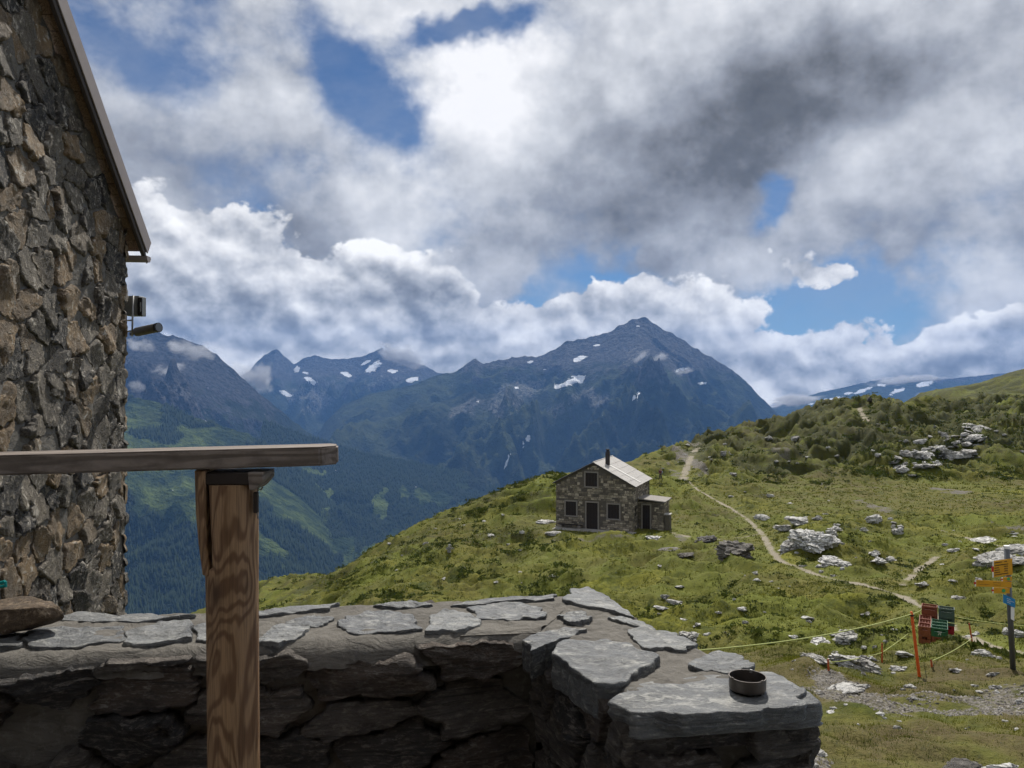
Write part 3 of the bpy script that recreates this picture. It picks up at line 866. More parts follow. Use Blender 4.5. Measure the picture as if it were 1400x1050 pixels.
# small clouds clinging to the mountains
def build_clouds():
    m_ = bpy.data.materials.new('cloud'); m_.use_nodes = True
    nt = m_.node_tree; nt.nodes.clear(); B = NB(nt)
    co = obj_co(B)
    r = B.v('LENGTH', co)
    rnd = obj_rand(B)
    sh = B.v('ADD', co, B.comb(B.mul(rnd, 37.0), B.mul(rnd, 11.0), 0.0))
    n = B.noise(B.mapping(sh, scale=(1.7, 1.2, 0.9)), 1.25, 5, 0.62)
    d = B.sub(B.add(B.sub(1.0, r), B.mul(B.sub(n, 0.5), 2.3)), 0.42)
    d = B.mul(B.rng(d, 0.0, 0.55), 0.013)
    pv = B.new('ShaderNodeVolumePrincipled')
    pv.inputs['Color'].default_value = (0.98, 0.98, 1.0, 1)
    B.put(pv.inputs['Density'], d)
    out = B.new('ShaderNodeOutputMaterial'); nt.links.new(pv.outputs[0], out.inputs['Volume'])
    bm = bmesh.new(); bmesh.ops.create_icosphere(bm, subdivisions=2, radius=1.0); me = bpy.data.meshes.new('cloud'); bm.to_mesh(me); bm.free(); me.materials.append(m_)
    for (u, v, d_, ru, rv, rot, lab) in (
        (262, 478, 6350, 62, 20, 12, 'white cloud bank across the shoulder of the dark left mountain'),
        (188, 470, 6300, 36, 16, 0, 'white cloud patch just right of the building corner under the camera'),
        (232, 505, 6000, 46, 14, -15, 'thin cloud streak under the bank on the left mountain'),
        (187, 528, 5700, 22, 14, 0, 'small white puff low beside the building edge'),
        (345, 512, 8400, 52, 34, 35, 'white cloud rising in the gap left of the twin summits'),
        (545, 483, 11600, 60, 22, 15, 'white cloud spilling over the far ridge right of the twin summits'),
        (876, 487, 8100, 26, 8, -35, 'thin cloud wisp below the pyramid summit'),
        (905, 487, 8100, 26, 10, -20, 'faint cloud wisp right of the pyramid summit'),
        (934, 508, 7900, 28, 9, -8, 'bright small cloud on the right face of the pyramid peak'),
        (1085, 548, 10000, 75, 14, -8, 'white cloud at the foot of the pyramid peak before the far range'),
        (1240, 519, 12000, 80, 12, -4, 'cloud cap over the distant pale range'),
        (1290, 540, 10000, 60, 10, 0, 'low white cloud behind the ridge crest')):
        k = d_ / F
        o = bpy.data.objects.new('cloud', me); COL.objects.link(o)
        o.location = px(u, v, d_); o.scale = (ru * k, ru * k * 0.55, rv * k); o.rotation_euler = (0, math.radians(rot), 0)
        tag(o, lab, 'cloud', 'small clouds on the mountains', 'thing')
build_clouds()
# ------------------------------------------------------------------ masonry
def clip_poly(poly, p, n):
    """keep the part of poly where (q - p) . n <= 0"""
    out = []
    for i in range(len(poly)):
        a = poly[i]; b = poly[(i + 1) % len(poly)]
        da = (a[0] - p[0]) * n[0] + (a[1] - p[1]) * n[1]; db = (b[0] - p[0]) * n[0] + (b[1] - p[1]) * n[1]
        if da <= 0: out.append(a)
        if da * db < 0:
            t = da / (da - db); out.append((a[0] + (b[0] - a[0]) * t, a[1] + (b[1] - a[1]) * t))
    return out

def cells(x0, x1, y0, y1, sx, sy, seed, jit=0.42, keep=None):
    """irregular stone outlines filling a rectangle (Voronoi cells in a metric stretched sx : sy, one row offset from the next)"""
    rnd = random.Random(seed)
    pts = []
    ny = max(1, int(round((y1 - y0) / sy)))
    for j in range(-1, ny + 1):
        y = y0 + (j + 0.5) * (y1 - y0) / ny
        x = x0 - sx + (0.5 if j % 2 else 0.0) * sx
        while x < x1 + sx:
            w_ = sx * rnd.uniform(0.6, 1.5)
            pts.append((x + w_ / 2 + rnd.uniform(-jit, jit) * sx * 0.3, y + rnd.uniform(-jit, jit) * sy))
            x += w_
    out = []
    for i, p in enumerate(pts):
        if not (x0 - 0.02 < p[0] < x1 + 0.02 and y0 - 0.02 < p[1] < y1 + 0.02): continue
        if keep and not keep(p): continue
        poly = [(x0, y0), (x1, y0), (x1, y1), (x0, y1)]
        for j, q in enumerate(pts):
            if i == j: continue
            dx, dy = (q[0] - p[0]), (q[1] - p[1])
            if abs(dx) > 3 * sx or abs(dy) > 3 * sy: continue
            n = (dx / sx ** 2, dy / sy ** 2)
            poly = clip_poly(poly, ((p[0] + q[0]) / 2, (p[1] + q[1]) / 2), n)
            if len(poly) < 3: break
        if len(poly) >= 3: out.append(poly)
    return out

def smooth_poly(poly, gap, n, rs, rough=0.05, ck=0.2):
    P = np.array(poly, float)
    c = P.mean(0)
    for _ in range(2):
        Q = np.roll(P, -1, 0)
        P = np.stack([P * (1 - ck) + Q * ck, P * ck + Q * (1 - ck)], 1).reshape(-1, 2)
    c = P.mean(0)
    d = P - c; r = np.hypot(d[:, 0], d[:, 1])
    P = c + d * (np.maximum(r - gap, r * 0.55) / np.maximum(r, 1e-6))[:, None]
    seg = np.hypot(*(np.roll(P, -1, 0) - P).T); s = np.concatenate([[0], np.cumsum(seg)])
    q = np.linspace(0, s[-1], n, endpoint=False)
    PP = np.vstack([P, P[:1]])
    R = np.stack([np.interp(q, s, PP[:, 0]), np.interp(q, s, PP[:, 1])], 1)
    size = math.sqrt(max(1e-6, (P[:, 0].max() - P[:, 0].min()) * (P[:, 1].max() - P[:, 1].min())))
    ph = rs.rand() * 100
    w_ = 1 + rough * 3 * gn2(R[:, 0] / size * 3.3 + ph, R[:, 1] / size * 3.3, 3) + rough * 1.5 * gn2(R[:, 0] / size * 9 + ph, R[:, 1] / size * 9, 4)
    return c, c + (R - c) * w_[:, None], size

def stone_mesh(poly, org, ex, ey, n_, thick, seed, gap=0.015, flat=False, sink=0.04, N=30, rough=0.05, relief=0.25, tilt=0.0, strata=0.0, facet=0):
    """one stone: its outline lies in the plane (org, ex, ey) and it stands proud along n_"""
    rs = np.random.RandomState(seed)
    c, Bd, size = smooth_poly(poly, gap, N, rs, rough, 0.045 if flat else 0.16)
    if flat: prof = [(0.985, -sink / thick), (1.015, -0.55 * sink / thick), (0.99, -0.2 * sink / thick), (1.012, 0.35), (1.0, 0.85), (0.985, 1.0)] + [(q, 1.0) for q in (0.95, 0.9, 0.84, 0.77, 0.7, 0.62, 0.54, 0.46, 0.37, 0.28, 0.19, 0.09)]
    else: prof = [(1.03, -sink / thick), (1.0, 0.22), (0.97, 0.58), (0.92, 0.84), (0.83, 0.95), (0.73, 0.99), (0.62, 1.02), (0.50, 1.03), (0.38, 1.04), (0.25, 1.05), (0.12, 1.05)]
    rings = []; hs = []
    for (s, h) in prof:
        rings.append(c + (Bd - c) * s); hs.append(np.full(N, h))
    P2 = np.concatenate(rings + [c[None]]); H = np.concatenate(hs + [[1.0]]) * thick
    x, y = P2[:, 0], P2[:, 1]
    k = 1.0 / size; o = rs.rand(3) * 50
    w_ = np.clip(H / thick, 0, 1)
    nz = ridged2(x * k * 1.8 + o[0], y * k * 1.8 + o[1], 3, seed % 97) - 0.45
    nf = fbm2(x * k * 5 + o[1], y * k * 5 + o[2], 3, seed % 89)
    nh = ridged2(x * k * 7 + o[2], y * k * 11 + o[0], 3, seed % 83) - 0.45
    H = H + thick * relief * w_ * (nz * 1.1 + 0.55 * nf + 0.35 * nh)
    if flat:                                   # split slate: the top steps down in thin broken layers
        lay = fbm2(x * k * 2.2 + o[0], y * k * 2.2 + o[1], 4, seed % 71)
        st = np.tanh(7 * (lay - 0.12)) * 0.5 + np.tanh(9 * (lay + 0.22)) * 0.5
        H = H + 0.0045 * w_ * st
    if facet:
        for _ in range(facet):                 # broken faces: the stone is cut back by a few random planes
            a = rs.rand() * 6.283; sl = rs.uniform(0.25, 1.1); lev = rs.uniform(0.45, 0.95)
            pl = thick * (lev + sl * ((x - c[0]) * math.cos(a) + (y - c[1]) * math.sin(a)) / size * 2.0 + 0.10 * nf)
            H = np.where(w_ > 0.3, np.minimum(H, np.maximum(pl, thick * 0.40)), H)
    tx, ty = rs.uniform(-1, 1, 2) * tilt
    H = H + w_ * ((x - c[0]) * tx + (y - c[1]) * ty)
    if strata:
        j = gn2(x * 0 + H * 60, x * 3, seed % 31)
        P2 = P2 + (P2 - c) * (strata * j * (w_ < 0.98))[:, None]
        x, y = P2[:, 0], P2[:, 1]
    org = np.array(org); W = org[None] + x[:, None] * np.array(ex)[None] + y[:, None] * np.array(ey)[None] + H[:, None] * np.array(n_)[None]
    R = len(prof)
    f4 = grid_faces(R, N, True)
    cen = len(W) - 1
    tri = np.array([((R - 1) * N + i, (R - 1) * N + (i + 1) % N, cen) for i in range(N)])
    ctr = W.mean(0)
    me = bpy.data.meshes.new('stone')
    faces = [tuple(q) for q in f4.tolist()] + [tuple(q) for q in tri.tolist()]
    me.from_pydata([tuple(q) for q in (W - ctr)], [], faces)
    if np.cross(np.array(ex), np.array(ey)).dot(np.array(n_)) < 0:
        me.flip_normals()
    return me, Vector(ctr)

def rock_material(name, dark, mid, light, quartz, scale, bump, rough=0.75, streak=(1, 1, 1), tan=None, qamt=0.6, lam=0.0):
    def fn(B):
        co = obj_co(B)
        rnd = obj_rand(B)
        pos = geo_pos(B)
        sv = B.v('ADD', B.v('MULTIPLY', pos, streak), B.v('SCALE', B.comb(rnd, B.mul(rnd, 7.3), B.mul(rnd, 3.1)), scale=40.0))
        rg = B.noise(sv, scale * 2.2, 5, 0.6, 0.3, typ='RIDGED_MULTIFRACTAL')
        n1 = B.noise(sv, scale, 6, 0.66, 0.6); n2 = B.noise(sv, scale * 4.2, 6, 0.7, 0.4); n3 = B.noise(pos, scale * 16, 4, 0.7)
        base = B.mix(B.rng(rnd, 0.1, 0.85), dark, mid)
        if tan is not None:
            base = B.mix(B.rng(B.m('FRACT', B.mul(rnd, 13.7)), 0.48, 0.80), base, tan)
        c = B.mix(B.rng(n1, 0.34, 0.64), B.mix(0.62, base, dark), base)
        c = B.mix(B.rng(n2, 0.46, 0.72, 0.0, 0.75), c, light)
        q = B.add(B.mul(n1, 0.6), B.mul(n2, 0.55))
        c = B.mix(B.rng(q, 0.62, 0.72, 0.0, qamt), c, quartz)
        c = B.mix(B.rng(n3, 0.5, 0.8, 0.0, 0.45), c, tuple(k * 0.4 for k in dark))
        h = B.add(B.mul(rg, -0.22), B.add(B.mul(n2, 0.8), B.add(B.mul(n3, 0.4), B.mul(n1, 0.8))))
        if lam:
            la = B.noise(B.mapping(pos, (0.3, 0, 0), (0.10, 0.06, 0), (2.2, 2.2, 62.0)), 1.0, 4, 0.62, 0.5)
            h = B.add(h, B.mul(la, lam)); c = B.mix(B.rng(la, 0.50, 0.66, 0.0, 0.65), c, tuple(k * 0.45 for k in dark))
        c = B.mix(B.rng(rg, 1.1, 1.9, 0.0, 0.55), c, tuple(k * 0.5 for k in dark))
        return c, h
    return material(name, fn, rough, 0.35, bump)

M_STONE_B = rock_material('rubble_stone', (0.045, 0.042, 0.040), (0.20, 0.172, 0.132), (0.36, 0.31, 0.24), (0.60, 0.55, 0.47), 5.5, (1.0, 0.07), tan=(0.30, 0.205, 0.11), qamt=0.95)
M_STONE_P = rock_material('parapet_stone', (0.040, 0.036, 0.034), (0.150, 0.130, 0.110), (0.27, 0.235, 0.195), (0.42, 0.385, 0.34), 6.5, (1.0, 0.045), streak=(1, 1, 3.0), tan=(0.11, 0.082, 0.062), qamt=0.35, lam=0.6)
M_SLAB = rock_material('slate_slab', (0.065, 0.068, 0.070), (0.165, 0.168, 0.163), (0.27, 0.268, 0.245), (0.40, 0.39, 0.35), 6.0, (0.8, 0.014), rough=0.42, streak=(1.0, 1.6, 3.0), qamt=0.5, lam=0.9)

def mortar_fn(B):
    pos = geo_pos(B)
    n1 = B.noise(pos, 3.0, 5, 0.6); n2 = B.noise(pos, 40.0, 5, 0.7); n3 = B.noise(B.mapping(pos, scale=(1, 1, 3)), 9.0, 5, 0.65, 1.2)
    c = B.mix(n1, (0.080, 0.074, 0.065), (0.165, 0.152, 0.132))
    c = B.mix(B.rng(n3, 0.45, 0.7, 0, 0.6), c, (0.062, 0.057, 0.050))
    c = B.mix(B.rng(n2, 0.5, 0.75, 0, 0.5), c, (0.24, 0.225, 0.20))
    return c, B.add(B.mul(n2, 0.4), n3)
M_MORTAR = material('mortar', mortar_fn, 0.9, 0.2, (0.7, 0.02))

def sheet(org, ex, ey, n_, w_, h_, nx, ny, amp, seed, top=None, x0=0.0, y0=0.0):
    """rough mortared face; top(x) trims the upper edge"""
    xs = np.linspace(x0, w_, nx)[None] * np.ones(ny)[:, None]
    ts = np.linspace(0, 1, ny)[:, None]
    hh = np.full(xs.shape, h_) if top is None else top(xs)
    ys = y0 + (hh - y0) * ts
    d = amp * (fbm2(xs * 4, ys * 4, 4, seed) + 0.5 * ridged2(xs * 9, ys * 9, 3, seed + 4) - 0.3)
    W = np.array(org)[None, None] + xs[..., None] * np.array(ex) + ys[..., None] * np.array(ey) + d[..., None] * np.array(n_)
    return W

def wood_material(name, dark, light, scale, axis=(1, 1, 0.12), bump=(0.3, 0.004), rough=0.7, knots=()):
    def fn(B):
        co = obj_co(B)
        rnd = obj_rand(B); raw = co
        co = B.v('ADD', co, B.v('SCALE', B.comb(rnd, rnd, rnd), scale=20.0))
        mp = B.mapping(co, scale=axis)
        n0 = B.noise(mp, scale, 4, 0.55, 0.8)
        dk = 0.0
        for (kx, ky, kz, kr, kw) in knots:     # grain flows round the knots
            d_ = B.v('LENGTH', B.v('MULTIPLY', B.v('SUBTRACT', raw, (kx, ky, kz)), (1 / kr, 1 / kr, 0.55 / kr)))
            g_ = B.m('POWER', 0.3679, B.m('MULTIPLY', d_, d_))
            n0 = B.mad(g_, kw, n0); dk = B.mad(B.m('POWER', g_, 9.0), 0.8, dk)
        rings = B.m('SINE', B.mul(n0, 105.0))
        rings = B.rng(rings, -0.6, 1.0)
        fib = B.noise(B.mapping(co, scale=(axis[0] * 3, axis[1] * 3, axis[2] * 0.7)), scale * 14, 4, 0.65)
        c = B.mix(rings, light, dark)
        c = B.mix(B.rng(fib, 0.35, 0.75, 0, 0.6), c, tuple(q * 0.45 for q in dark))
        if knots: c = B.mix(dk, c, tuple(q * 0.35 for q in dark))
        return c, B.add(B.mul(rings, -0.4), fib)
    return material(name, fn, rough, 0.25, bump)

# ------------------------------------------------------------------ the stone building beside the terrace (gable wall)
CB = Vector((-3.41, 7.0, 0.0)); BX = Vector((0.1045, -0.9945, 0.0)); BN = Vector((0.9945, 0.1045, 0.0)); UP = Vector((0, 0, 1))
SLOPE = 0.822; EAVE_Z = 3.03                      # wall height at the corner, roof pitch
WB = 5.6                                          # length of gable wall that is built
def wall_top(s): return EAVE_Z + SLOPE * s
def build_building():
    root = empty('stone_building', (CB.x, CB.y, -0.6))
    tag(root, 'rough stone building with a brown sloping verge, at the left edge of the terrace', 'building')
    bpy.context.view_layer.update()
    inv = Matrix.Translation(-root.location)
    def sub(me, name, mat, parent=root, smooth=False, loc=None):
        o = mk(name, me, mat, parent, smooth); 
        o.location = (loc if loc is not None else Vector((0, 0, 0))) - (root.location if parent is root else Vector((0, 0, 0)))
        return o
    # core of the gable wall and the long side behind it
    W = sheet(CB, BX, UP, BN, WB, 3, 110, 110, 0.028, 12, top=wall_top, x0=-0.0, y0=-3.2)
    me = mesh_np('gable_wall', W.reshape(-1, 3), grid_faces(110, 110))
    gw = sub(me, 'gable_wall', M_MORTAR, smooth=True)
    W2 = sheet(CB - BN * 5.0, BN, UP, -BX, 5.0, EAVE_Z, 60, 60, 0.03, 13, y0=-3.2)
    me = mesh_np('side_wall', W2.reshape(-1, 3), grid_faces(60, 60)); me.flip_normals()
    sub(me, 'side_wall', M_MORTAR, smooth=True)
    # stones of the gable wall, each its own piece
    k = 0
    rnd = random.Random(4)
    for poly in cells(-0.0, 3.3, -1.1, 5.4, 0.25, 0.205, 21, jit=0.62, keep=lambda p: p[1] < wall_top(p[0]) - 0.03):
        c = (sum(p[0] for p in poly) / len(poly), sum(p[1] for p in poly) / len(poly))
        poly = clip_poly(poly, (0.0, EAVE_Z + 0.02), (-SLOPE, 1.0))
        if len(poly) < 3: continue
        if rnd.random() < 0.02: continue
        th = rnd.uniform(0.016, 0.042)
        q = [(c[0] + (p[0] - c[0]) * 1.0, p[1]) for p in poly]
        me, ctr = stone_mesh(q, CB, BX, UP, BN, th, 1000 + k, gap=rnd.uniform(0.002, 0.018), rough=0.11, relief=0.9, tilt=0.08, facet=1, N=44)
        o = mk('stone', me, M_STONE_B, gw, True); o.location = ctr
        k += 1
    # corner stones wrap round the edge
    z = -1.0; i = 0
    while z < EAVE_Z - 0.05:
        h = rnd.uniform(0.13, 0.26); w_ = rnd.uniform(0.10, 0.24)
        poly = [(-w_, z), (0.03, z + 0.01), (0.03, z + h - 0.01), (-w_, z + h)]
        me, ctr = stone_mesh(poly, CB - BX * 0.0, BN, UP, -BX, rnd.uniform(0.03, 0.075), 3000 + i, gap=0.012, rough=0.06, relief=0.4)
        o = mk('stone', me, M_STONE_B, gw, True); o.location = ctr
        z += h; i += 1
    # roof: verge board, soffit boards, deck, gutter
    over, tail = 0.125, 0.16
    rd = (BX + UP * SLOPE).normalized(); L = 6.0
    rn = rd.cross(BN).normalized()
    if rn.z < 0: rn = -rn
    p0 = CB + UP * EAVE_Z - BX * tail - UP * SLOPE * tail
    def slab(a, b, width_dir, wid, th_dir, th, name, mat, bev=0.0, parent=None):
        vs = []
        for e in (a, b):
            for q in ((0, 0), (wid, 0), (wid, th), (0, th)):
                vs.append(e + width_dir * q[0] + th_dir * q[1] - root.location)
        mb = MB(); mb.raw(vs, [(0, 1, 2, 3), (7, 6, 5, 4), (0, 4, 5, 1), (1, 5, 6, 2), (2, 6, 7, 3), (3, 7, 4, 0)])
        return mb.build(name, mat, root if parent is None else parent, bevel=bev)
    m_board = wood_material('soffit_wood', (0.17, 0.115, 0.078), (0.33, 0.235, 0.165), 9.0)
    m_metal = plain((0.20, 0.165, 0.150), 0.1, 12.0, 0.45, 'brown_sheet_metal', 0.5, 0.0, (0.08, 0.01))
    m_dark = plain((0.045, 0.036, 0.032), 0.15, 20.0, 0.7, 'dark_wood', 0.3)
    # soffit boards run from the wall to the verge
    s = 0.0; rb = random.Random(9)
    while s < L - 0.2:
        w_ = rb.uniform(0.105, 0.13)
        a = p0 + rd * s - BN * 0.10 + rn * 0.010; 
        slab(a + rn * rb.uniform(0, 0.004), a + rd * (w_ - 0.006) + rn * rb.uniform(0, 0.004), BN, over + 0.10, rn, 0.02, 'soffit_board', m_board, 0.0)
        s += w_
    slab(p0 - rd * 0.02 + BN * (over - 0.03) - rn * 0.05, p0 + rd * L + BN * (over - 0.03) - rn * 0.05, BN, 0.032, rn, 0.10, 'barge_board', m_dark, 0.004)
    slab(p0 - rd * 0.03 + BN * (over + 0.004) - rn * 0.002, p0 + rd * L + BN * (over + 0.004) - rn * 0.002, BN, 0.012, rn, 0.145, 'verge_flashing', m_metal, 0.003)
    slab(p0 - rd * 0.04 - BN * 5.0 + rn * 0.036, p0 + rd * L - BN * 5.0 + rn * 0.036, BN, 5.0 + over, rn, 0.10, 'roof_deck', m_metal)
    # rafter foot and half-round gutter along the eave
    slab(p0 + rd * 0.02 - BN * 0.06 - rn * 0.10, p0 + rd * 0.30 - BN * 0.06 - rn * 0.10, BN, 0.05, rn, 0.10, 'rafter', m_dark, 0.003)
    mb = MB(); e = p0 - BX * 0.035 - UP * 0.045 + BN * (over + 0.02) - root.location
    vs = []; n = 9
    for a_ in (0.0, -5.0):
        for r_ in (0.055, 0.050):
            for i in range(n):
                t = math.pi + math.pi * i / (n - 1)
                vs.append(e + BN * a_ + BX * (r_ * math.cos(t)) + UP * (r_ * math.sin(t)))
    fs = []
    for i in range(n - 1):
        fs += [(i, i + 1, 2 * n + i + 1, 2 * n + i), (n + i, 3 * n + i, 3 * n + i + 1, n + i + 1), (i, n + i, n + i + 1, i + 1)]
    fs.append(tuple(range(n, 2 * n)))
    mb.raw(vs, fs).build('gutter', m_metal, root, smooth=False)
    mb = MB(); mb.tube([e - BN * 0.02 + BX * 0.05 + UP * 0.05, e - BN * 0.02 + BX * 0.0 - UP * 0.06, e - BN * 0.02 - BX * 0.055 + UP * 0.0], 0.006, 6)
    mb.build('gutter_bracket', m_dark, root)
    # unseen wall and roof added behind the camera to block sky light
    mbw = MB()
    mbw.box((0.6, -1.9, 1.5), (8.5, 0.4, 7.0)); mbw.v = [tuple(Vector(v) - root.location) for v in mbw.v]
    mbw.build('unseen_shade_wall', M_MORTAR, root)
    mbr = MB(); mbr.box((0.6, -1.55, 3.05), (8.9, 2.3, 0.16)); mbr.v = [tuple(Vector(v) - root.location) for v in mbr.v]
    mbr.build('unseen_shade_roof', m_board, root)
    return root

build_building()

# ------------------------------------------------------------------ the parapet wall of the terrace
TOPZ = 0.9
O_ = Vector((0.28, 3.08, 0)); I_ = Vector((0.083, 2.585, 0)); R_ = Vector((0.775, 2.045, 0)); L_ = Vector((0.285, 1.975, 0))
LD = Vector((-0.986, -0.167, 0)).normalized()
OL = O_ + LD * 3.25; IL = I_ + LD * 3.05
def top_px(u, v, z=TOPZ):
    d = (EYE - z) * F / (v - 525)
    return ((u - 700) / F * d, d)
SLABS = [
    [(774, 825), (780, 808), (806, 806), (831, 817), (865, 844), (828, 835), (800, 831)],
    [(642, 831), (663, 828), (700, 826), (730, 829), (750, 838), (730, 846), (685, 848), (655, 845)],
    [(763, 843), (782, 839), (800, 840), (811, 847), (793, 853), (774, 852)],
    [(832, 846), (860, 846), (897, 860), (867, 857)],
    [(858, 862), (886, 860), (919, 866), (956, 885), (886, 889), (873, 882)],
    [(757, 888), (797, 879), (834, 882), (867, 890), (891, 907), (882, 929), (845, 938), (819, 938), (789, 920), (768, 905)],
    [(722, 874), (737, 866), (774, 860), (805, 862), (774, 873), (748, 884), (733, 888)],
    [(950, 903), (982, 891), (1013, 897), (1028, 912), (994, 920), (947, 917)],
    [(852, 955), (900, 941), (994, 932), (1051, 934), (1104, 946), (1098, 968), (1000, 978), (909, 984), (858, 974)],
    [(624, 828), (663, 820), (756, 815), (754, 820), (663, 827)],
    [(581, 860), (589, 845), (607, 837), (640, 840), (659, 851), (626, 859)],
    [(465, 860), (473, 845), (522, 836), (566, 843), (572, 855), (520, 862)],
    [(510, 829), (562, 823), (592, 828), (548, 833)],
    [(79, 846), (113, 838), (171, 842), (260, 842), (192, 851), (103, 851)],
    [(36, 872), (41, 865), (82, 858), (168, 856), (163, 872), (103, 880), (45, 884)],
    [(172, 878), (180, 865), (219, 852), (257, 850), (262, 871), (213, 878)],
    [(345, 874), (377, 857), (425, 855), (412, 866), (380, 876)],
    [(350, 839), (394, 832), (466, 826), (446, 834), (357, 843)],
    [(392, 852), (430, 843), (452, 846), (440, 856), (400, 858)],
    [(265, 860), (300, 848), (340, 850), (335, 870), (275, 874)],
    [(-80, 880), (-40, 868), (20, 870), (28, 885), (-60, 900)],
    [(-200, 905), (-120, 880), (-90, 890), (-100, 915), (-190, 930)],
]
def build_parapet():
    root = empty('parapet_wall', (I_.x, I_.y, 0))
    tag(root, 'low mortared stone parapet wall with flat slate capping, turning a corner in the foreground', 'wall', kind='thing')
    off = root.location.copy()
    # --- mortar core: top sheet plus the faces
    poly = [OL, O_, R_, L_, I_, IL]
    def face(a, b, z0, z1, nx, ny, amp, seed, name, bulge=0.0):
        ex = (b - a).normalized(); n_ = Vector((ex.y, -ex.x, 0)); w_ = (b - a).length
        W = sheet(a - off, ex, UP, n_, w_, z1, nx, ny, amp, seed, y0=z0)
        W = W - 0.018 * np.array(n_)
        # pull the upper rim inward so that the edge is rounded
        zz = W[..., 2] + off.z
        k = np.clip((zz - (z1 - 0.05)) / 0.05, 0, 1) ** 2
        W = W - (k * 0.03)[..., None] * np.array(n_)
        me = mesh_np(name, W.reshape(-1, 3), grid_faces(ny, nx))
        o = mk(name, me, M_MORTAR, root, True)
        return o, ex, n_, w_
    # faces are given so that the outward normal is to the right of a -> b
    f_in, ex1, n1, w1 = face(IL, I_, -0.1, TOPZ - 0.012, 150, 60, 0.03, 31, 'inner_face')
    f_arm, ex2, n2, w2 = face(I_, L_, -0.1, TOPZ - 0.012, 50, 60, 0.03, 33, 'arm_face')
    f_end, ex3, n3, w3 = face(L_, R_, -3.0, TOPZ - 0.012, 40, 90, 0.02, 35, 'end_face')
    f_out, ex4, n4, w4 = face(R_, O_, -3.2, TOPZ - 0.012, 40, 70, 0.03, 37, 'outer_arm_face')
    f_far, ex5, n5, w5 = face(O_, OL, -3.2, TOPZ - 0.012, 90, 70, 0.03, 39, 'outer_face')
    # top sheets (two quads of the L, finely divided)
    def quad(a, b, c, d, nx, ny, name, seed):
        s = np.linspace(0, 1, nx)[None, :, None]; t = np.linspace(0, 1, ny)[:, None, None]
        A, Bq, C_, D = [np.array(q) for q in (a, b, c, d)]
        W = (A * (1 - s) + Bq * s) * (1 - t) + (D * (1 - s) + C_ * s) * t
        rim = np.minimum(np.minimum(t, 1 - t)[..., 0] * ny, 3) / 3.0
        W[..., 2] = TOPZ - 0.016 + 0.012 * rim + 0.012 * fbm2(W[..., 0] * 5, W[..., 1] * 5, 4, seed) + 0.006 * fbm2(W[..., 0] * 26, W[..., 1] * 26, 3, seed + 1)
        ed = np.array(d) - np.array(a); ed = ed / np.linalg.norm(ed)
        for r_, (dz, out_) in enumerate(((0.060, 0.030), (0.030, 0.026), (0.010, 0.014), (0.003, 0.004))):
            jj = 0.018 * fbm2(W[r_, :, 0] * 9, W[r_, :, 1] * 9, 3, seed + 7)
            W[r_, :, 2] -= dz + 0.5 * jj; W[r_] -= ed[None] * (out_ + jj)[:, None]
            W[-1 - r_, :, 2] -= dz + 0.5 * jj; W[-1 - r_] += ed[None] * (out_ + jj)[:, None]
        W = W - np.array(off)[None, None]
        me = mesh_np(name, W.reshape(-1, 3), grid_faces(ny, nx))
        if me.polygons[0].normal.z < 0: me.flip_normals()
        return mk(name, me, M_MORTAR, root, True)
    i_, o_ = 0.028, 0.012
    t1 = quad(IL + n1 * -i_, I_ + n1 * -0.0, O_ + n5 * -o_, OL + n5 * -o_, 260, 44, 'mortar_top', 51)
    t2 = quad(I_ - n2 * 0.02, L_ - n2 * i_ - n3 * 0.02, R_ - n4 * o_ - n3 * 0.02, O_ - n4 * o_, 110, 60, 'mortar_top', 53)
    pf = [I_ - LD * -0.25 - n1 * 0.02, I_ - n1 * 0.01, I_ + ex2 * 0.2 - n2 * 0.02, O_ - ex4 * 0.2 - n4 * 0.02, O_ - n5 * 0.03, O_ + LD * 0.25 - n5 * 0.02]
    MB().raw([(p - off) + UP * (TOPZ - 0.010) for p in pf] + [(p - off) + UP * (TOPZ - 0.08) for p in pf],
             [(0, 1, 2, 3, 4, 5), (11, 10, 9, 8, 7, 6)] + [(i, i + 6, (i + 1) % 6 + 6, (i + 1) % 6) for i in range(6)]).build('mortar_fill', M_MORTAR, root)
    # --- capping slabs
    for k, P in enumerate(SLABS):
        edge = k in (5, 6, 10, 11, 14, 15, 16, 19)
        vm = sum(v for u, v in P) / len(P)
        P = [(u, v + (4 if (edge and v > vm) else 0)) for u, v in P] if k not in (5, 6) else [(u - (3 if (u < 775 or v > 915) else 0), v + (2 if u < 800 else 0)) for u, v in P]
        poly2 = [top_px(u, v) for u, v in P]
        if k != 8:
            cx = sum(p[0] for p in poly2) / len(poly2); cy_ = sum(p[1] for p in poly2) / len(poly2)
            poly2 = [(cx + (p[0] - cx) * 1.05, cy_ + (p[1] - cy_) * 1.04) for p in poly2]
        big = k in (5, 8)
        th = {5: 0.020, 8: 0.012}.get(k, random.Random(k).uniform(0.007, 0.013))
        me, ctr = stone_mesh(poly2, (0, 0, TOPZ - 0.005), (1, 0, 0), (0, 1, 0), (0, 0, 1), th, 500 + k, gap=0.0, flat=True, sink=(0.075 if edge else 0.03),
                             N=96, rough=0.065, relief=0.30, tilt=0.02 if not big else 0.0)
        o = mk('capping_slab', me, M_SLAB, root, True); o.location = ctr - off
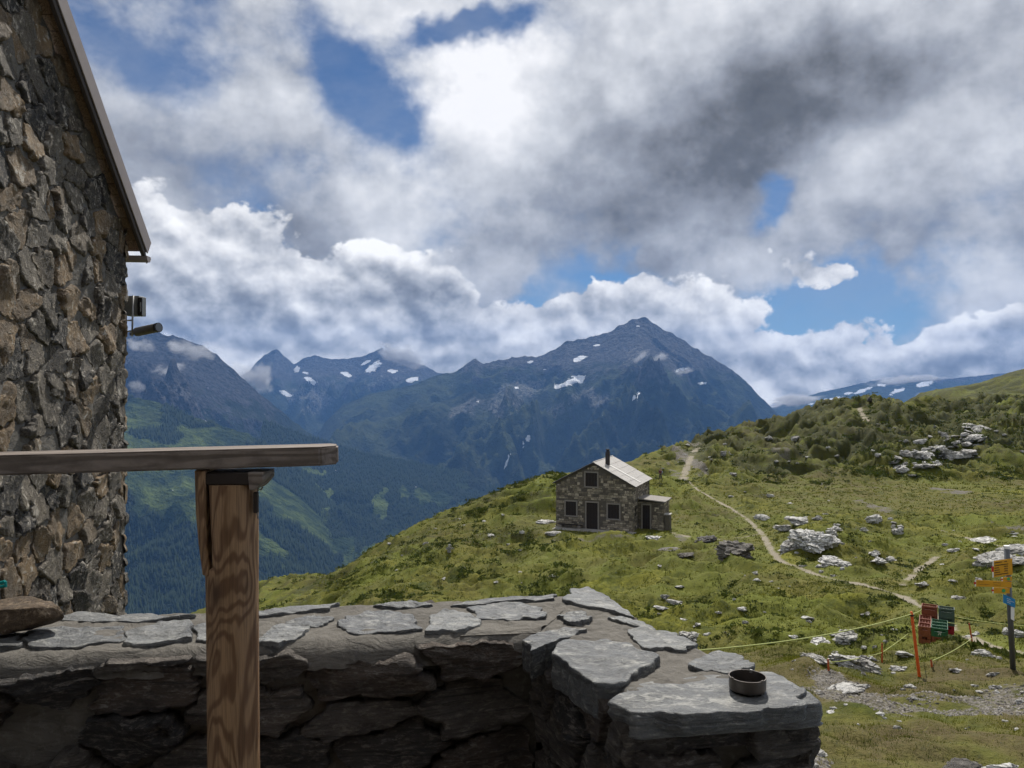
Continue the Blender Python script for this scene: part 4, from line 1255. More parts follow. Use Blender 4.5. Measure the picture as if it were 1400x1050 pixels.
    # thick overhanging layers of the end slab
    for k, (z0, z1, ins, sd) in enumerate([(TOPZ - 0.052, TOPZ - 0.004, 0.0, 1), (TOPZ - 0.10, TOPZ - 0.054, 0.035, 2)]):
        a = L_ + (n3 * 0.05 - ex3 * 0.01) - n3 * ins; b = R_ + (n3 * 0.045 + ex3 * 0.02) - n3 * ins - ex3 * ins
        pl = [((a + ex3 * 0.0)[:2]), (b[:2]), ((b - n3 * 0.25 - ex3 * 0.04)[:2]), ((a - n3 * 0.20 + ex3 * 0.05)[:2])]
        me, ctr = stone_mesh([tuple(q) for q in pl], (0, 0, z0), (1, 0, 0), (0, 1, 0), (0, 0, 1), z1 - z0, 560 + k, gap=0.0, flat=True, sink=0.01, N=90, rough=0.02, relief=0.06)
        o = mk('capping_slab', me, M_SLAB if k == 0 else M_STONE_P, root, True); o.location = ctr - off
    # --- stones of the faces
    def stones(a, ex, n_, w_, z0, z1, sx, sy, seed, parent, thick, drop=0.05, matl=M_STONE_P):
        rnd = random.Random(seed)
        for k, poly in enumerate(cells(0.0, w_, z0, z1, sx, sy, seed, jit=0.45)):
            if rnd.random() < drop: continue
            me, ctr = stone_mesh(poly, a, ex, UP, n_, rnd.uniform(*thick), seed * 100 + k, gap=rnd.uniform(0.006, 0.020), rough=0.10, relief=0.7, tilt=0.25, N=52, facet=3)
            o = mk('stone', me, matl, parent, True); o.location = ctr - off
    stones(IL, ex1, n1, w1, 0.05, TOPZ - 0.02, 0.27, 0.135, 71, f_in, (0.035, 0.085))
    stones(I_, ex2, n2, w2, 0.05, TOPZ - 0.02, 0.19, 0.17, 73, f_arm, (0.03, 0.075))
    stones(L_, ex3, n3, w3, -0.3, TOPZ - 0.10, 0.24, 0.12, 75, f_end, (0.03, 0.06))
    rq = random.Random(8); z = -0.2; i = 0
    while z < TOPZ - 0.16:                     # quoins at both edges of the wall end
        h = rq.uniform(0.09, 0.17); w_ = rq.uniform(0.10, 0.20)
        for (x0, x1) in ((-0.02, w_), (w3 - rq.uniform(0.1, 0.2), w3 + 0.005)):
            me, ctr = stone_mesh([(x0, z), (x1, z + 0.01), (x1, z + h), (x0, z + h - 0.01)], L_, ex3, UP, n3, rq.uniform(0.025, 0.045), 7700 + i, gap=0.004, rough=0.05, relief=0.6, N=44, facet=2, sink=0.06)
            o = mk('stone', me, M_STONE_P, f_end, True); o.location = ctr - off; i += 1
        z += h
    stones(R_, ex4, n4, w4, -2.4, TOPZ - 0.02, 0.30, 0.20, 77, f_out, (0.03, 0.06))
    stones(O_, ex5, n5, w5, -1.2, TOPZ - 0.02, 0.34, 0.22, 79, f_far, (0.03, 0.06))
    return root
build_parapet()

# terrace floor slab on its fill
mb = MB()
pl = [(IL.x, IL.y + 0.2), (I_.x + 0.02, I_.y + 0.2), (0.5, 2.0), (1.6, -0.4), (1.6, -1.7), (-3.6, -1.7), (-3.6, 2.1)]
n = len(pl)
mb.raw([(x, y, 0.0) for x, y in pl] + [(x, y, -3.3) for x, y in pl], [tuple(range(n)), tuple(range(2 * n - 1, n - 1, -1))] + [(i, i + n, (i + 1) % n + n, (i + 1) % n) for i in range(n)])
tag(mb.build('terrace_floor', M_MORTAR), 'worn stone terrace floor behind the parapet', 'terrace', kind='structure')
# ------------------------------------------------------------------ wooden post and beam, rock, ashtray, lamp
M_POST = wood_material('post_wood', (0.160, 0.088, 0.045), (0.32, 0.200, 0.108), 3.4, axis=(1.8, 1.8, 0.22), bump=(0.25, 0.004), rough=0.62, knots=((-0.030, -0.060, 1.185, 0.055, 0.20), (0.050, -0.046, 1.20, 0.035, 0.16), (0.0, -0.067, 0.62, 0.06, 0.14)))
M_BEAM = wood_material('beam_wood', (0.13, 0.105, 0.086), (0.23, 0.19, 0.16), 3.0, axis=(0.12, 1.0, 1.0), bump=(0.5, 0.004), rough=0.66)
M_DARKWOOD = plain((0.030, 0.022, 0.017), 0.2, 30.0, 0.75, 'tarred_wood')
M_STEEL = plain((0.20, 0.185, 0.17), 0.25, 60.0, 0.42, 'tarnished_steel', 0.5, 0.9, (0.15, 0.002))
M_GALV = plain((0.30, 0.30, 0.29), 0.15, 60.0, 0.45, 'galvanised_steel', 0.5, 0.6, (0.1, 0.002))

def build_post():
    base = Vector((-0.698, 2.015, 0.0))
    root = empty('wooden_post', base)
    tag(root, 'round timber post with a forked top under the weathered rail', 'post')
    lean = lambda z: Vector((-0.0095 * z / 1.2, 0, 0))
    zs = list(np.linspace(0, 1.20, 16)) + [1.225, 1.24, 1.245, 1.27, 1.32, 1.38, 1.45]
    n = 40; V = []
    for z in zs:
        r = 0.067 + 0.0035 * float(gn2(np.array([z * 2.3]), np.array([1.7]), 5)[0]) - 0.003 * z / 1.2
        cut = -1 if z < 1.242 else -0.028 - 0.010 * (z - 1.24) / 0.2
        for k in range(n):
            t = 2 * math.pi * k / n
            q = 1 + 0.018 * float(gn2(np.array([math.cos(t) * 1.3 + z]), np.array([math.sin(t) * 1.3]), 8)[0])
            x = max(r * q * math.cos(t), cut); V.append(Vector((x, r * q * math.sin(t), z)) + lean(z))
    Fq = [tuple(q) for q in grid_faces(len(zs), n, True).tolist()]
    Fq.append(tuple((len(zs) - 1) * n + k for k in range(n)))
    me = bpy.data.meshes.new('shaft'); me.from_pydata([tuple(v) for v in V], [], Fq)
    o = mk('shaft', me, M_POST, root, True)
    md = o.modifiers.new('edge', 'EDGE_SPLIT'); md.split_angle = math.radians(50)
    # the split-off cheek on the left, leaning outward to the top
    mb = MB(); prof = []
    for z, x0, x1, d in ((1.225, -0.066, -0.036, 0.050), (1.30, -0.074, -0.044, 0.054), (1.38, -0.080, -0.046, 0.056), (1.487, -0.082, -0.046, 0.056)):
        prof.append([(x0 + 0.006, -d * 0.8, z), (x0 + 0.018, -d, z), (x1, -d, z), (x1, d, z), (x0 + 0.018, d, z), (x0, 0.0, z)])
    vs = [Vector(p) + lean(p[2]) for ring in prof for p in ring]
    fs = [(i * 6 + k, i * 6 + (k + 1) % 6, (i + 1) * 6 + (k + 1) % 6, (i + 1) * 6 + k) for i in range(3) for k in range(6)] + [(5, 4, 3, 2, 1, 0), (18, 19, 20, 21, 22, 23)]
    mb.raw(vs, fs).build('cheek', M_POST, root, bevel=0.003)
    MB().box((-0.036, 0.0, 1.39), (0.012, 0.06, 0.18)).build('cheek_wedge', plain((0.24, 0.15, 0.085), 0.2, 40, 0.7, 'fresh_wood'), root, bevel=0.002)
    MB().box((-0.006, 0.002, 1.4655), (0.112, 0.105, 0.031)).build('cap_block', M_DARKWOOD, root, bevel=0.003)
    mb = MB(); mb.prism([(0.046, 1.482), (0.084, 1.482), (0.084, 1.462), (0.062, 1.438), (0.050, 1.438)], -0.052, 0.045)
    mb.build('corbel', M_BEAM, root, bevel=0.002)
    lk = MB(); lk.box((0.060, -0.030, 1.405), (0.010, 0.016, 0.052)).build('hasp', M_DARKWOOD, root, bevel=0.002)
    h = MB(); h.tube([(0.064, -0.03, 1.432), (0.066, -0.03, 1.440), (0.072, -0.03, 1.436), (0.077, -0.03, 1.444)], 0.0022, 6)
    h.tube([(0.064, -0.034, 1.38), (0.066, -0.034, 1.372), (0.066, -0.034, 1.365)], 0.0018, 6)
    h.build('hook', M_STEEL, root)

    # rail
    ex = Vector((-0.982, -0.187, -0.012)).normalized(); ey = Vector((-0.187, 0.982, 0)).normalized()
    a = Vector((-0.483, 2.0, EYE - 0.2057)) - ex * 0.044
    L = 2.15; D = 0.118; Hh = 0.0475; ch = 0.030
    pl = [(ch + 0.012, 0.0), (L, 0.0), (L, D), (ch * 0.6, D), (0.0, D - ch), (0.0, ch)]
    vs = []
    rot = Matrix((ex, ey, ex.cross(ey))).transposed()
    if rot.col[2].z < 0: rot.col[2] = -rot.col[2]
    up = Vector((0, 0, 1))
    for z in (0, Hh):
        for x, y in pl: vs.append((-x, y, z))
    nn = len(pl)
    mb = MB(); mb.raw(vs, [tuple(range(nn - 1, -1, -1)), tuple(range(nn, 2 * nn))] + [(i, (i + 1) % nn, (i + 1) % nn + nn, i + nn) for i in range(nn)])
    rail = empty('wooden_rail', a)
    o = mb.build('rail_beam', M_BEAM, None, bevel=0.0045, seg=2)
    COL.objects.unlink(o); bpy.data.objects.remove(rail)
    o.name = 'wooden_rail'; COL.objects.link(o)
    # local -x runs along ex
    xa = -ex; ya = ey; za = xa.cross(ya).normalized()
    o.matrix_world = Matrix((( xa.x, ya.x, za.x, a.x), (xa.y, ya.y, za.y, a.y), (xa.z, ya.z, za.z, a.z), (0, 0, 0, 1)))
    tag(o, 'weathered grey wooden rail with cut corners lying across the post', 'rail')
build_post()

# brown rock lying on the parapet beside the building
def lump(seed, sub=4, flat=0.6, rough=0.28, cut=7, strata=0.0, crag=0.0):
    bm = bmesh.new(); bmesh.ops.create_icosphere(bm, subdivisions=sub, radius=1.0)
    P = np.array([v.co[:] for v in bm.verts])
    rs = np.random.RandomState(seed)
    for _ in range(cut):                       # fractured facets
        n = rs.normal(size=3); n /= np.linalg.norm(n)
        d = P @ n; lim = rs.uniform(0.52, 0.86)
        P = P - np.maximum(d - lim, 0)[:, None] * n[None] * 0.93
    o = rs.rand(3) * 40
    r = fbm3(P[:, 0] * 1.3 + o[0], P[:, 1] * 1.3 + o[1], P[:, 2] * 1.3 + o[2], 4, seed) + 0.35 * fbm3(P[:, 0] * 5 + o[0], P[:, 1] * 5, P[:, 2] * 5, 3, seed + 2)
    P = P * (1 + rough * r)[:, None]
    cr = 1 - np.abs(gn3(P[:, 0] * 2.1 + o[1], P[:, 1] * 2.1 + o[2], P[:, 2] * 3.4 + o[0], seed + 6)); cr = np.maximum(cr - 0.72, 0) / 0.28
    cr2 = 1 - np.abs(gn3(P[:, 0] * 5.3 + o[2], P[:, 1] * 5.3 + o[0], P[:, 2] * 9.0 + o[1], seed + 7)); cr2 = np.maximum(cr2 - 0.75, 0) / 0.25
    P = P * (1 - crag * (0.30 * cr + 0.14 * cr2))[:, None]
    if strata:
        s = np.abs(gn2(P[:, 2] * 7 + 0.4 * P[:, 0], P[:, 0] * 0.4, seed + 4)) - 0.3
        P[:, :2] *= (1 + strata * s)[:, None]
    P[:, 2] *= flat
    for v, p in zip(bm.verts, P): v.co = p
    me = bpy.data.meshes.new('rock'); bm.to_mesh(me); bm.free()
    return me
M_BROWNROCK = rock_material('brown_rock', (0.050, 0.036, 0.024), (0.16, 0.105, 0.058), (0.25, 0.18, 0.11), (0.36, 0.28, 0.19), 9.0, (0.8, 0.02))
x_, y_ = top_px(24, 868)
o = mk('loose_rock', lump(5, 4, 0.62, 0.22, 9), M_BROWNROCK, None, True, loc=(x_, y_, TOPZ + 0.052), rot=(0.05, -0.10, 0.25))
o.scale = (0.165, 0.10, 0.105)
tag(o, 'big brown loose rock lying on the parapet in front of the building', 'rock')

# round metal ashtray on the end slab
def build_ashtray():
    x, y = top_px(1022, 941, TOPZ + 0.014)
    prof = [(0.0, 0.0), (0.0440, 0.0), (0.0462, 0.002), (0.0468, 0.006), (0.0468, 0.0305), (0.0474, 0.0315), (0.0474, 0.0335), (0.0450, 0.0335), (0.0445, 0.031), (0.0440, 0.006), (0.0, 0.005)]
    root = empty('ashtray', (x, y, TOPZ + 0.0125)); tag(root, 'round dark steel ashtray on the end slab of the parapet', 'ashtray')
    mb = MB(); mb.lathe(prof, 48)
    m_ = plain((0.105, 0.092, 0.082), 0.15, 60.0, 0.38, 'ashtray_steel', 0.5, 0.75, (0.08, 0.002))
    mb.build('pot', m_, root, smooth=True).modifiers.new('e', 'EDGE_SPLIT')
    # cigarette rests: three small clips bent over the rim, one bright
    for k, (ang, mt) in enumerate(((math.radians(62), M_GALV), (math.radians(200), m_), (math.radians(305), m_))):
        rot = Matrix.Rotation(ang, 3, 'Z')
        c = rot @ Vector((0.0455, 0, 0.031))
        MB().box(c, (0.0045, 0.008, 0.009), rot).build('rest', mt, root, bevel=0.001)
build_ashtray()

# lamp box and tube camera on a bracket at the corner of the building
def build_fixture():
    c = Vector((-3.46, 7.12, 0))
    def P(u, v, d=7.15): return px(u, v, d)
    root = empty('bracket_lamp', P(181, 458)); tag(root, 'grey floodlight box on a steel pole fixed to the building corner', 'lamp')
    off = root.location.copy()
    d = 7.15; sc = d / F
    mg = plain((0.16, 0.16, 0.15), 0.1, 30, 0.5, 'grey_casing', 0.4, 0.3)
    mk_dark = plain((0.012, 0.012, 0.013), 0.1, 30, 0.25, 'dark_glass', 0.5)
    def box(name, u0, v0, u1, v1, depth, dy, mat, bev=0.004, par=root):
        a = P(u0, v0, d + dy); b = P(u1, v1, d + dy)
        mb = MB(); mb.box((a + b) / 2 - off, (abs(b.x - a.x), depth, abs(b.z - a.z)))
        return mb.build(name, mat, par, bevel=bev)
    box('casing', 174, 405.5, 195, 432, 0.14, 0.05, mg)
    box('lens', 188, 407, 194.5, 431.5, 0.01, -0.024, mk_dark, 0.002)
    box('reflector_strip', 191.4, 413, 192.6, 426, 0.006, -0.031, M_GALV, 0.001)
    mb = MB(); mb.tube([P(182, 404, d - 0.05) - off, P(180.5, 460, d - 0.05) - off], 0.008, 10); mb.build('pole', M_GALV, root, smooth=True)
    mb = MB(); mb.tube([P(168, 438, d + 0.1) - off, P(181, 438, d - 0.04) - off], 0.007, 8); mb.build('arm', M_GALV, root, smooth=True)
    mb = MB(); mb.tube([P(168, 453, d + 0.1) - off, P(181, 453, d - 0.04) - off], 0.007, 8); mb.build('arm', M_GALV, root, smooth=True)
    r2 = empty('security_camera', P(181, 455)); tag(r2, 'grey tube shaped security camera below the floodlight on the building corner', 'camera')
    off2 = r2.location.copy()
    mc = plain((0.115, 0.105, 0.09), 0.15, 30, 0.5, 'camera_casing', 0.4, 0.2)
    a = P(186, 454, d - 0.03) - off2; b = P(217, 447.5, d - 0.16) - off2
    ax = (b - a).normalized()
    MB().tube([a, a + ax * 0.01, b - ax * 0.022], [0.030, 0.040, 0.040], 20).build('tube', mc, r2, smooth=True).modifiers.new('e', 'EDGE_SPLIT')
    MB().tube([b - ax * 0.0225, b], 0.043, 20).build('hood', mk_dark, r2, smooth=True).modifiers.new('e', 'EDGE_SPLIT')
    MB().tube([b - ax * 0.001, b + ax * 0.003], 0.036, 20).build('lens_glass', plain((0.06, 0.07, 0.08), 0.05, 10, 0.08, 'lens_glass', 0.8), r2)
    MB().tube([Vector((-0.02, 0, -0.01)), Vector((0.0, 0.0, -0.01)), a + ax * 0.01], 0.014, 10).build('mount', mc, r2)
build_fixture()

# turquoise cord tied at the wall, at the edge of the picture
mb = MB()
a = px(-30, 812, 2.9); b = px(7, 795, 2.9); c = px(-30, 803, 2.92); e = px(8, 801, 2.9)
mb.tube([a, a.lerp(b, 0.6) + Vector((0, 0, 0.006)), b], 0.006, 8)
mb.tube([c, c.lerp(e, 0.6) - Vector((0, 0, 0.004)), e, b], 0.006, 8)
mb.tube([a, a + Vector((-0.05, -0.2, -0.13))], 0.006, 8)
mb.tube([c, c + Vector((-0.06, -0.2, -0.14))], 0.006, 8)
tag(mb.build('cord_loop', plain((0.0, 0.22, 0.20), 0.1, 80, 0.6, 'turquoise_cord')), 'short turquoise cord loop above the brown rock at the picture edge', 'cord')
# ------------------------------------------------------------------ the stone hut
def build_hut():
    root = empty('stone_hut', (HUT['x'], HUT['y'], HUT['z'] - 0.05), (0, 0, math.radians(-22)))
    tag(root, 'small gabled stone hut with pale roof and dark shutters on the meadow', 'hut')
    W2, D, HE, HR = 3.9, 7.0, 4.5, 6.55
    m_core = plain((0.10, 0.088, 0.070), 0.2, 3.0, 0.95, 'hut_mortar')
    def fn(B):
        r = attrib(B, 'tone'); n = B.noise(geo_pos(B), 6.0, 4, 0.65)
        c = B.ramp(r, [(0.0, (0.10, 0.088, 0.073)), (0.35, (0.21, 0.182, 0.14)), (0.7, (0.33, 0.285, 0.215)), (1.0, (0.50, 0.44, 0.34))])
        return B.mix(B.rng(n, 0.35, 0.7, 0, 0.55), c, (0.045, 0.04, 0.035)), n
    m_stone = material('hut_stone', fn, 0.9, 0.2, (0.4, 0.04))
    m_frame = plain((0.22, 0.20, 0.175), 0.12, 5.0, 0.85, 'stone_frame')
    m_shut = plain((0.022, 0.017, 0.015), 0.25, 14.0, 0.8, 'dark_shutter')
    m_roof = plain((0.34, 0.32, 0.295), 0.12, 2.5, 0.55, 'roof_sheet', 0.4, 0.0, (0.15, 0.02))
    m_edge = plain((0.05, 0.045, 0.042), 0.15, 6.0, 0.7, 'roof_edge')
    rnd = random.Random(31)
    mb = MB(); mb.prism([(-W2, -0.6), (W2, -0.6), (W2, HE), (0, HR - 0.02), (-W2, HE)], 0.0, D); wall = mb.build('wall', m_core, root)
    openings = [(-0.97, 0.49, 4.2, 5.68), (-3.02, -1.67, 1.2, 2.75), (-0.87, 0.54, -0.6, 2.75), (1.3, 2.7, 1.15, 2.66)]
    def masonry(name, par, org, ex, n_, x0, x1, z0, topf, holes=(), seed=1):
        """coursed stones, too small to pick apart: one part"""
        rr = random.Random(seed); V = []; Fq = []; tone = []
        org, ex, n_ = Vector(org), Vector(ex), Vector(n_)
        z = z0
        while z < max(topf(x0), topf((x0 + x1) / 2), topf(x1)):
            h = rr.uniform(0.13, 0.30); x = x0 - rr.uniform(0, 0.3)
            while x < x1:
                l = rr.uniform(0.18, 0.62)
                a, b = max(x, x0) + 0.015, min(x + l, x1) - 0.015
                x += l
                zt = z + h - 0.03
                if b - a < 0.06 or min(topf(a), topf(b)) < zt: continue
                if any(b > q[0] and a < q[1] and zt > q[2] and z < q[3] for q in holes): continue
                p = rr.uniform(0.012, 0.07); t = rr.random() ** 1.15
                o = len(V); j = lambda: rr.uniform(-0.018, 0.018)
                for (xx, zz, q) in ((a, z, 0), (b, z, 0), (b, zt, 0), (a, zt, 0), (a + .02 + j(), z + .02 + j(), p), (b - .02 + j(), z + .02 + j(), p), (b - .02 + j(), zt - .02 + j(), p), (a + .02 + j(), zt - .02 + j(), p)):
                    V.append(org + ex * xx + UP * zz + n_ * q); tone.append(t)
                Fq += [(o + 4, o + 5, o + 6, o + 7), (o, o + 1, o + 5, o + 4), (o + 1, o + 2, o + 6, o + 5), (o + 2, o + 3, o + 7, o + 6), (o + 3, o, o + 4, o + 7)]
            z += h
        me = bpy.data.meshes.new(name); me.from_pydata([tuple(v) for v in V], [], Fq); attr(me, 'tone', tone)
        if Vector(me.polygons[0].normal).dot(n_) < 0: me.flip_normals()
        o = mk(name, me, m_stone, par); o['kind'] = 'stuff'
        return o
    gab = lambda x: HE + (HR - HE) * (1 - abs(x) / W2) - 0.05
    masonry('wall_stones', wall, (0, 0, 0), (1, 0, 0), (0, -1, 0), -W2, W2, -0.3, gab, openings, 1)
    masonry('wall_stones', wall, (W2, 0, 0), (0, 1, 0), (1, 0, 0), 0, D, -0.3, lambda x: HE, [(2.0, 5.2, -1, 2.7)], 2)
    masonry('wall_stones', wall, (-W2, 0, 0), (0, 1, 0), (-1, 0, 0), 0, D, -0.3, lambda x: HE, (), 3)
    # roof
    roof = empty('roof', (0, 0, 0), parent=root)
    ov, th = 0.28, 0.10
    for s in (-1, 1):
        dirx = Vector((s * W2, 0, HE - HR)).normalized(); nn = Vector((s * (HR - HE), 0, W2)).normalized()
        Ls = math.hypot(W2, HR - HE) + 0.32
        mb = MB(); a = Vector((0, -ov, HR)); vs = []
        for y in (-ov, D + 0.2):
            for (t, k) in ((0, 0), (Ls, 0), (Ls, th), (0, th)): vs.append(Vector((0, y, HR)) + dirx * t + nn * k)
        mb.raw(vs, [(0, 1, 2, 3), (7, 6, 5, 4), (0, 4, 5, 1), (1, 5, 6, 2), (2, 6, 7, 3), (3, 7, 4, 0)]).build('roof_deck', m_edge, roof)
        ncol, nrow = 11, 5
        cw = (D + 0.2 + ov) / ncol; rh = Ls / nrow
        for i in range(ncol):
            for j in range(nrow):
                vs = []
                y0, y1 = -ov - 0.01 + i * cw + 0.008, -ov - 0.01 + (i + 1) * cw - 0.008
                t0, t1 = j * rh, (j + 1) * rh + 0.05
                jz = rnd.uniform(0, 0.006)
                for k in (0.004, 0.024):
                    for (y, t, lift) in ((y0, t0, 0.0), (y1, t0, 0.0), (y1, t1, 0.022), (y0, t1, 0.022)):
                        vs.append(Vector((0, y, HR)) + dirx * t + nn * (th + k + lift * (1 if j < nrow else 1) + jz))
                MB().raw(vs, [(3, 2, 1, 0), (4, 5, 6, 7), (0, 1, 5, 4), (1, 2, 6, 5), (2, 3, 7, 6), (3, 0, 4, 7)]).build('roof_sheet', m_roof, roof)
    mb = MB(); mb.tube([(0, -ov, HR + th + 0.03), (0, D + 0.2, HR + th + 0.03)], 0.07, 8); mb.build('ridge_cap', m_roof, roof)
    mb = MB(); mb.box((0.85, 2.05, HR + 0.35), (0.38, 0.42, 1.35)); ch = mb.build('chimney', plain((0.035, 0.030, 0.028), 0.2, 6, 0.8, 'chimney_dark'), roof, bevel=0.03)
    MB().box((0.85, 2.05, HR + 1.10), (0.26, 0.30, 0.20)).build('chimney_pot', m_shut, roof, bevel=0.03)
    MB().box((0.85, 2.05, HR + 1.23), (0.34, 0.38, 0.06)).build('chimney_cap', m_shut, roof)
    # flashing strip below the chimney
    dirx = Vector((W2, 0, HE - HR)).normalized(); nn = Vector((HR - HE, 0, W2)).normalized()
    vs = []
    for k in (0.06, 0.075):
        for (y, t) in ((2.0, 1.1), (2.45, 1.1), (2.75, 4.5), (2.3, 4.5)): vs.append(Vector((0, y, HR)) + dirx * t + nn * (th + k))
    MB().raw(vs, [(3, 2, 1, 0), (4, 5, 6, 7), (0, 1, 5, 4), (1, 2, 6, 5), (2, 3, 7, 6), (3, 0, 4, 7)]).build('flashing', plain((0.62, 0.60, 0.56), 0.08, 3, 0.5, 'pale_flashing'), roof)
    # windows with closed shutters, doors
    def opening(name, par, org, ex, n_, x0, x1, z0, z1, boards, fw=0.13, sill=True):
        e = empty(name, (0, 0, 0), parent=par)
        org, ex, n_ = Vector(org), Vector(ex), Vector(n_)
        rot = Matrix((ex, -n_, UP)).transposed()
        def bx(nm, xa, xb, za, zb, pr, mat, lo=0.0):
            c = org + ex * ((xa + xb) / 2) + UP * ((za + zb) / 2) + n_ * ((pr + lo) / 2)
            return MB().box(c, (xb - xa, pr - lo, zb - za), rot).build(nm, mat, e, bevel=0.006)
        bx('jamb', x0, x0 + fw, z0, z1, 0.085, m_frame); bx('jamb', x1 - fw, x1, z0, z1, 0.085, m_frame)
        bx('lintel', x0, x1, z1 + 0.002, z1 + fw, 0.088, m_frame)
        if sill: bx('sill', x0 - 0.03, x1 + 0.03, z0 - fw, z0 - 0.002, 0.11, m_frame)
        w_ = (x1 - x0 - 2 * fw) / boards
        for i in range(boards):
            bx('board', x0 + fw + i * w_ + 0.004, x0 + fw + (i + 1) * w_ - 0.004, z0, z1, 0.022 + rnd.uniform(0, 0.01), m_shut)
        return e
    opening('window', root, (0, 0, 0), (1, 0, 0), (0, -1, 0), -0.97, 0.49, 4.26, 5.60, 4)
    opening('window', root, (0, 0, 0), (1, 0, 0), (0, -1, 0), -3.02, -1.67, 1.28, 2.66, 4)
    opening('door', root, (0, 0, 0), (1, 0, 0), (0, -1, 0), -0.87, 0.54, 0.06, 2.66, 4, sill=False)
    opening('window', root, (0, 0, 0), (1, 0, 0), (0, -1, 0), 1.3, 2.7, 1.22, 2.60, 4)
    # little cross-shaped vent under the peak
    mb = MB(); mb.box((-0.2, -0.05, 6.02), (0.34, 0.08, 0.11)); mb.box((-0.2, -0.053, 6.02), (0.11, 0.085, 0.34)); mb.build('gable_ornament', m_frame, root)
    MB().box((-2.35, -0.32, 0.42), (2.5, 0.34, 0.07)).build('bench_seat', m_shut, root)
    for xx in (-3.3, -1.4): MB().box((xx, -0.32, 0.19), (0.2, 0.28, 0.39)).build('bench_support', m_frame, root)
    MB().tube([(W2 + 0.08, D - 0.1, HE - 0.1), (W2 + 0.10, D - 0.1, 0.1)], 0.05, 8).build('downpipe', m_edge, root)
    # step of stone slabs before the door
    MB().box((0.2, -0.75, 0.015), (8.2, 1.5, 0.12)).build('stone_apron', plain((0.26, 0.245, 0.22), 0.2, 1.5, 0.9, 'apron'), root, bevel=0.02)
    # lean-to with its own door on the right side
    an = empty('lean_to', (0, 0, 0), parent=root)
    x0, x1, y0, y1, h = W2, W2 + 2.55, 2.15, 4.9, 2.75
    MB().box(((x0 + x1) / 2 + 0.005, (y0 + y1) / 2, h / 2 - 0.2), (x1 - x0 + 0.01, y1 - y0, h + 0.4)).build('lean_to_wall', m_core, an)
    masonry('lean_to_stones', an, (0, y0, 0), (1, 0, 0), (0, -1, 0), x0 + 0.03, x1, -0.3, lambda x: h - 0.02, [(x0 + 0.35, x0 + 1.35, -1, 2.5)], 5)
    masonry('lean_to_stones', an, (x1, 0, 0), (0, 1, 0), (1, 0, 0), y0, y1, -0.3, lambda x: h - 0.02, (), 6)
    opening('lean_to_door', root, (0, y0, 0), (1, 0, 0), (0, -1, 0), x0 + 0.35, x0 + 1.35, 0.05, 2.40, 3, sill=False)
    vs = [(x0 - 0.0, y0 - 0.3, h + 0.22), (x1 + 0.25, y0 - 0.3, h + 0.02), (x1 + 0.25, y1 + 0.15, h + 0.02), (x0 - 0.0, y1 + 0.15, h + 0.22)]
    MB().raw(vs + [(a, b, c + 0.10) for a, b, c in vs], [(3, 2, 1, 0), (4, 5, 6, 7), (0, 1, 5, 4), (1, 2, 6, 5), (2, 3, 7, 6), (3, 0, 4, 7)]).build('lean_to_roof', plain((0.22, 0.20, 0.18), 0.15, 2.5, 0.8, 'lean_to_slab'), an)
    MB().box((x1 + 0.30, y0 + 0.6, 0.55), (0.55, 0.9, 1.9)).build('buttress', m_core, an, bevel=0.05)
    MB().box((x1 + 0.30, y0 + 0.6, 1.55), (0.66, 1.0, 0.10)).build('buttress_cap', m_roof, an, bevel=0.02)
    MB().box((W2 + 0.04, 1.0, 1.95), (0.06, 0.55, 1.0)).build('side_shutter', m_shut, root)
build_hut()
# ------------------------------------------------------------------ rocks on the hillside
def lime_fn(B):
    pos = geo_pos(B); rnd = obj_rand(B)
    n1 = B.noise(pos, 1.1, 5, 0.65, 0.5); n2 = B.noise(B.mapping(pos, scale=(1, 1, 2.5)), 5.0, 6, 0.7, 0.6); n3 = B.noise(pos, 22.0, 4, 0.7)
    c = B.mix(B.rng(rnd, 0, 1), (0.48, 0.465, 0.435), (0.66, 0.645, 0.61))
    c = B.mix(B.rng(n1, 0.45, 0.66, 0, 0.6), c, (0.20, 0.185, 0.16))
    c = B.mix(B.rng(n2, 0.58, 0.72, 0, 0.6), c, (0.075, 0.07, 0.062))
    c = B.mix(B.rng(n3, 0.52, 0.7, 0, 0.5), c, (0.60, 0.59, 0.56))
    vo = B.voronoi(B.v('ADD', B.mapping(pos, scale=(1, 1, 2.4)), B.v('SCALE', B.noise(pos, 2.0, 3, 0.6, out='Color'), scale=1.3)), 1.5, 'DISTANCE_TO_EDGE')
    c = B.mix(B.rng(vo, 0.0, 0.06, 0.85, 0.0), c, (0.05, 0.047, 0.04))
    return c, B.add(B.add(n2, B.mul(n3, 0.4)), B.mul(B.rng(vo, 0.0, 0.12), 0.8))
M_LIME = material('limestone', lime_fn, 0.9, 0.2, (0.9, 0.12))
M_DARKROCK = rock_material('schist_rock', (0.045, 0.040, 0.035), (0.13, 0.115, 0.095), (0.22, 0.20, 0.17), (0.38, 0.36, 0.32), 1.6, (0.9, 0.12), streak=(1, 1, 2.5))
ROCKS = [lump(200 + k, 4, 0.50 + 0.07 * (k % 4), 0.50, 12, 0.30, 0.6) for k in range(12)]
rrand = random.Random(77)
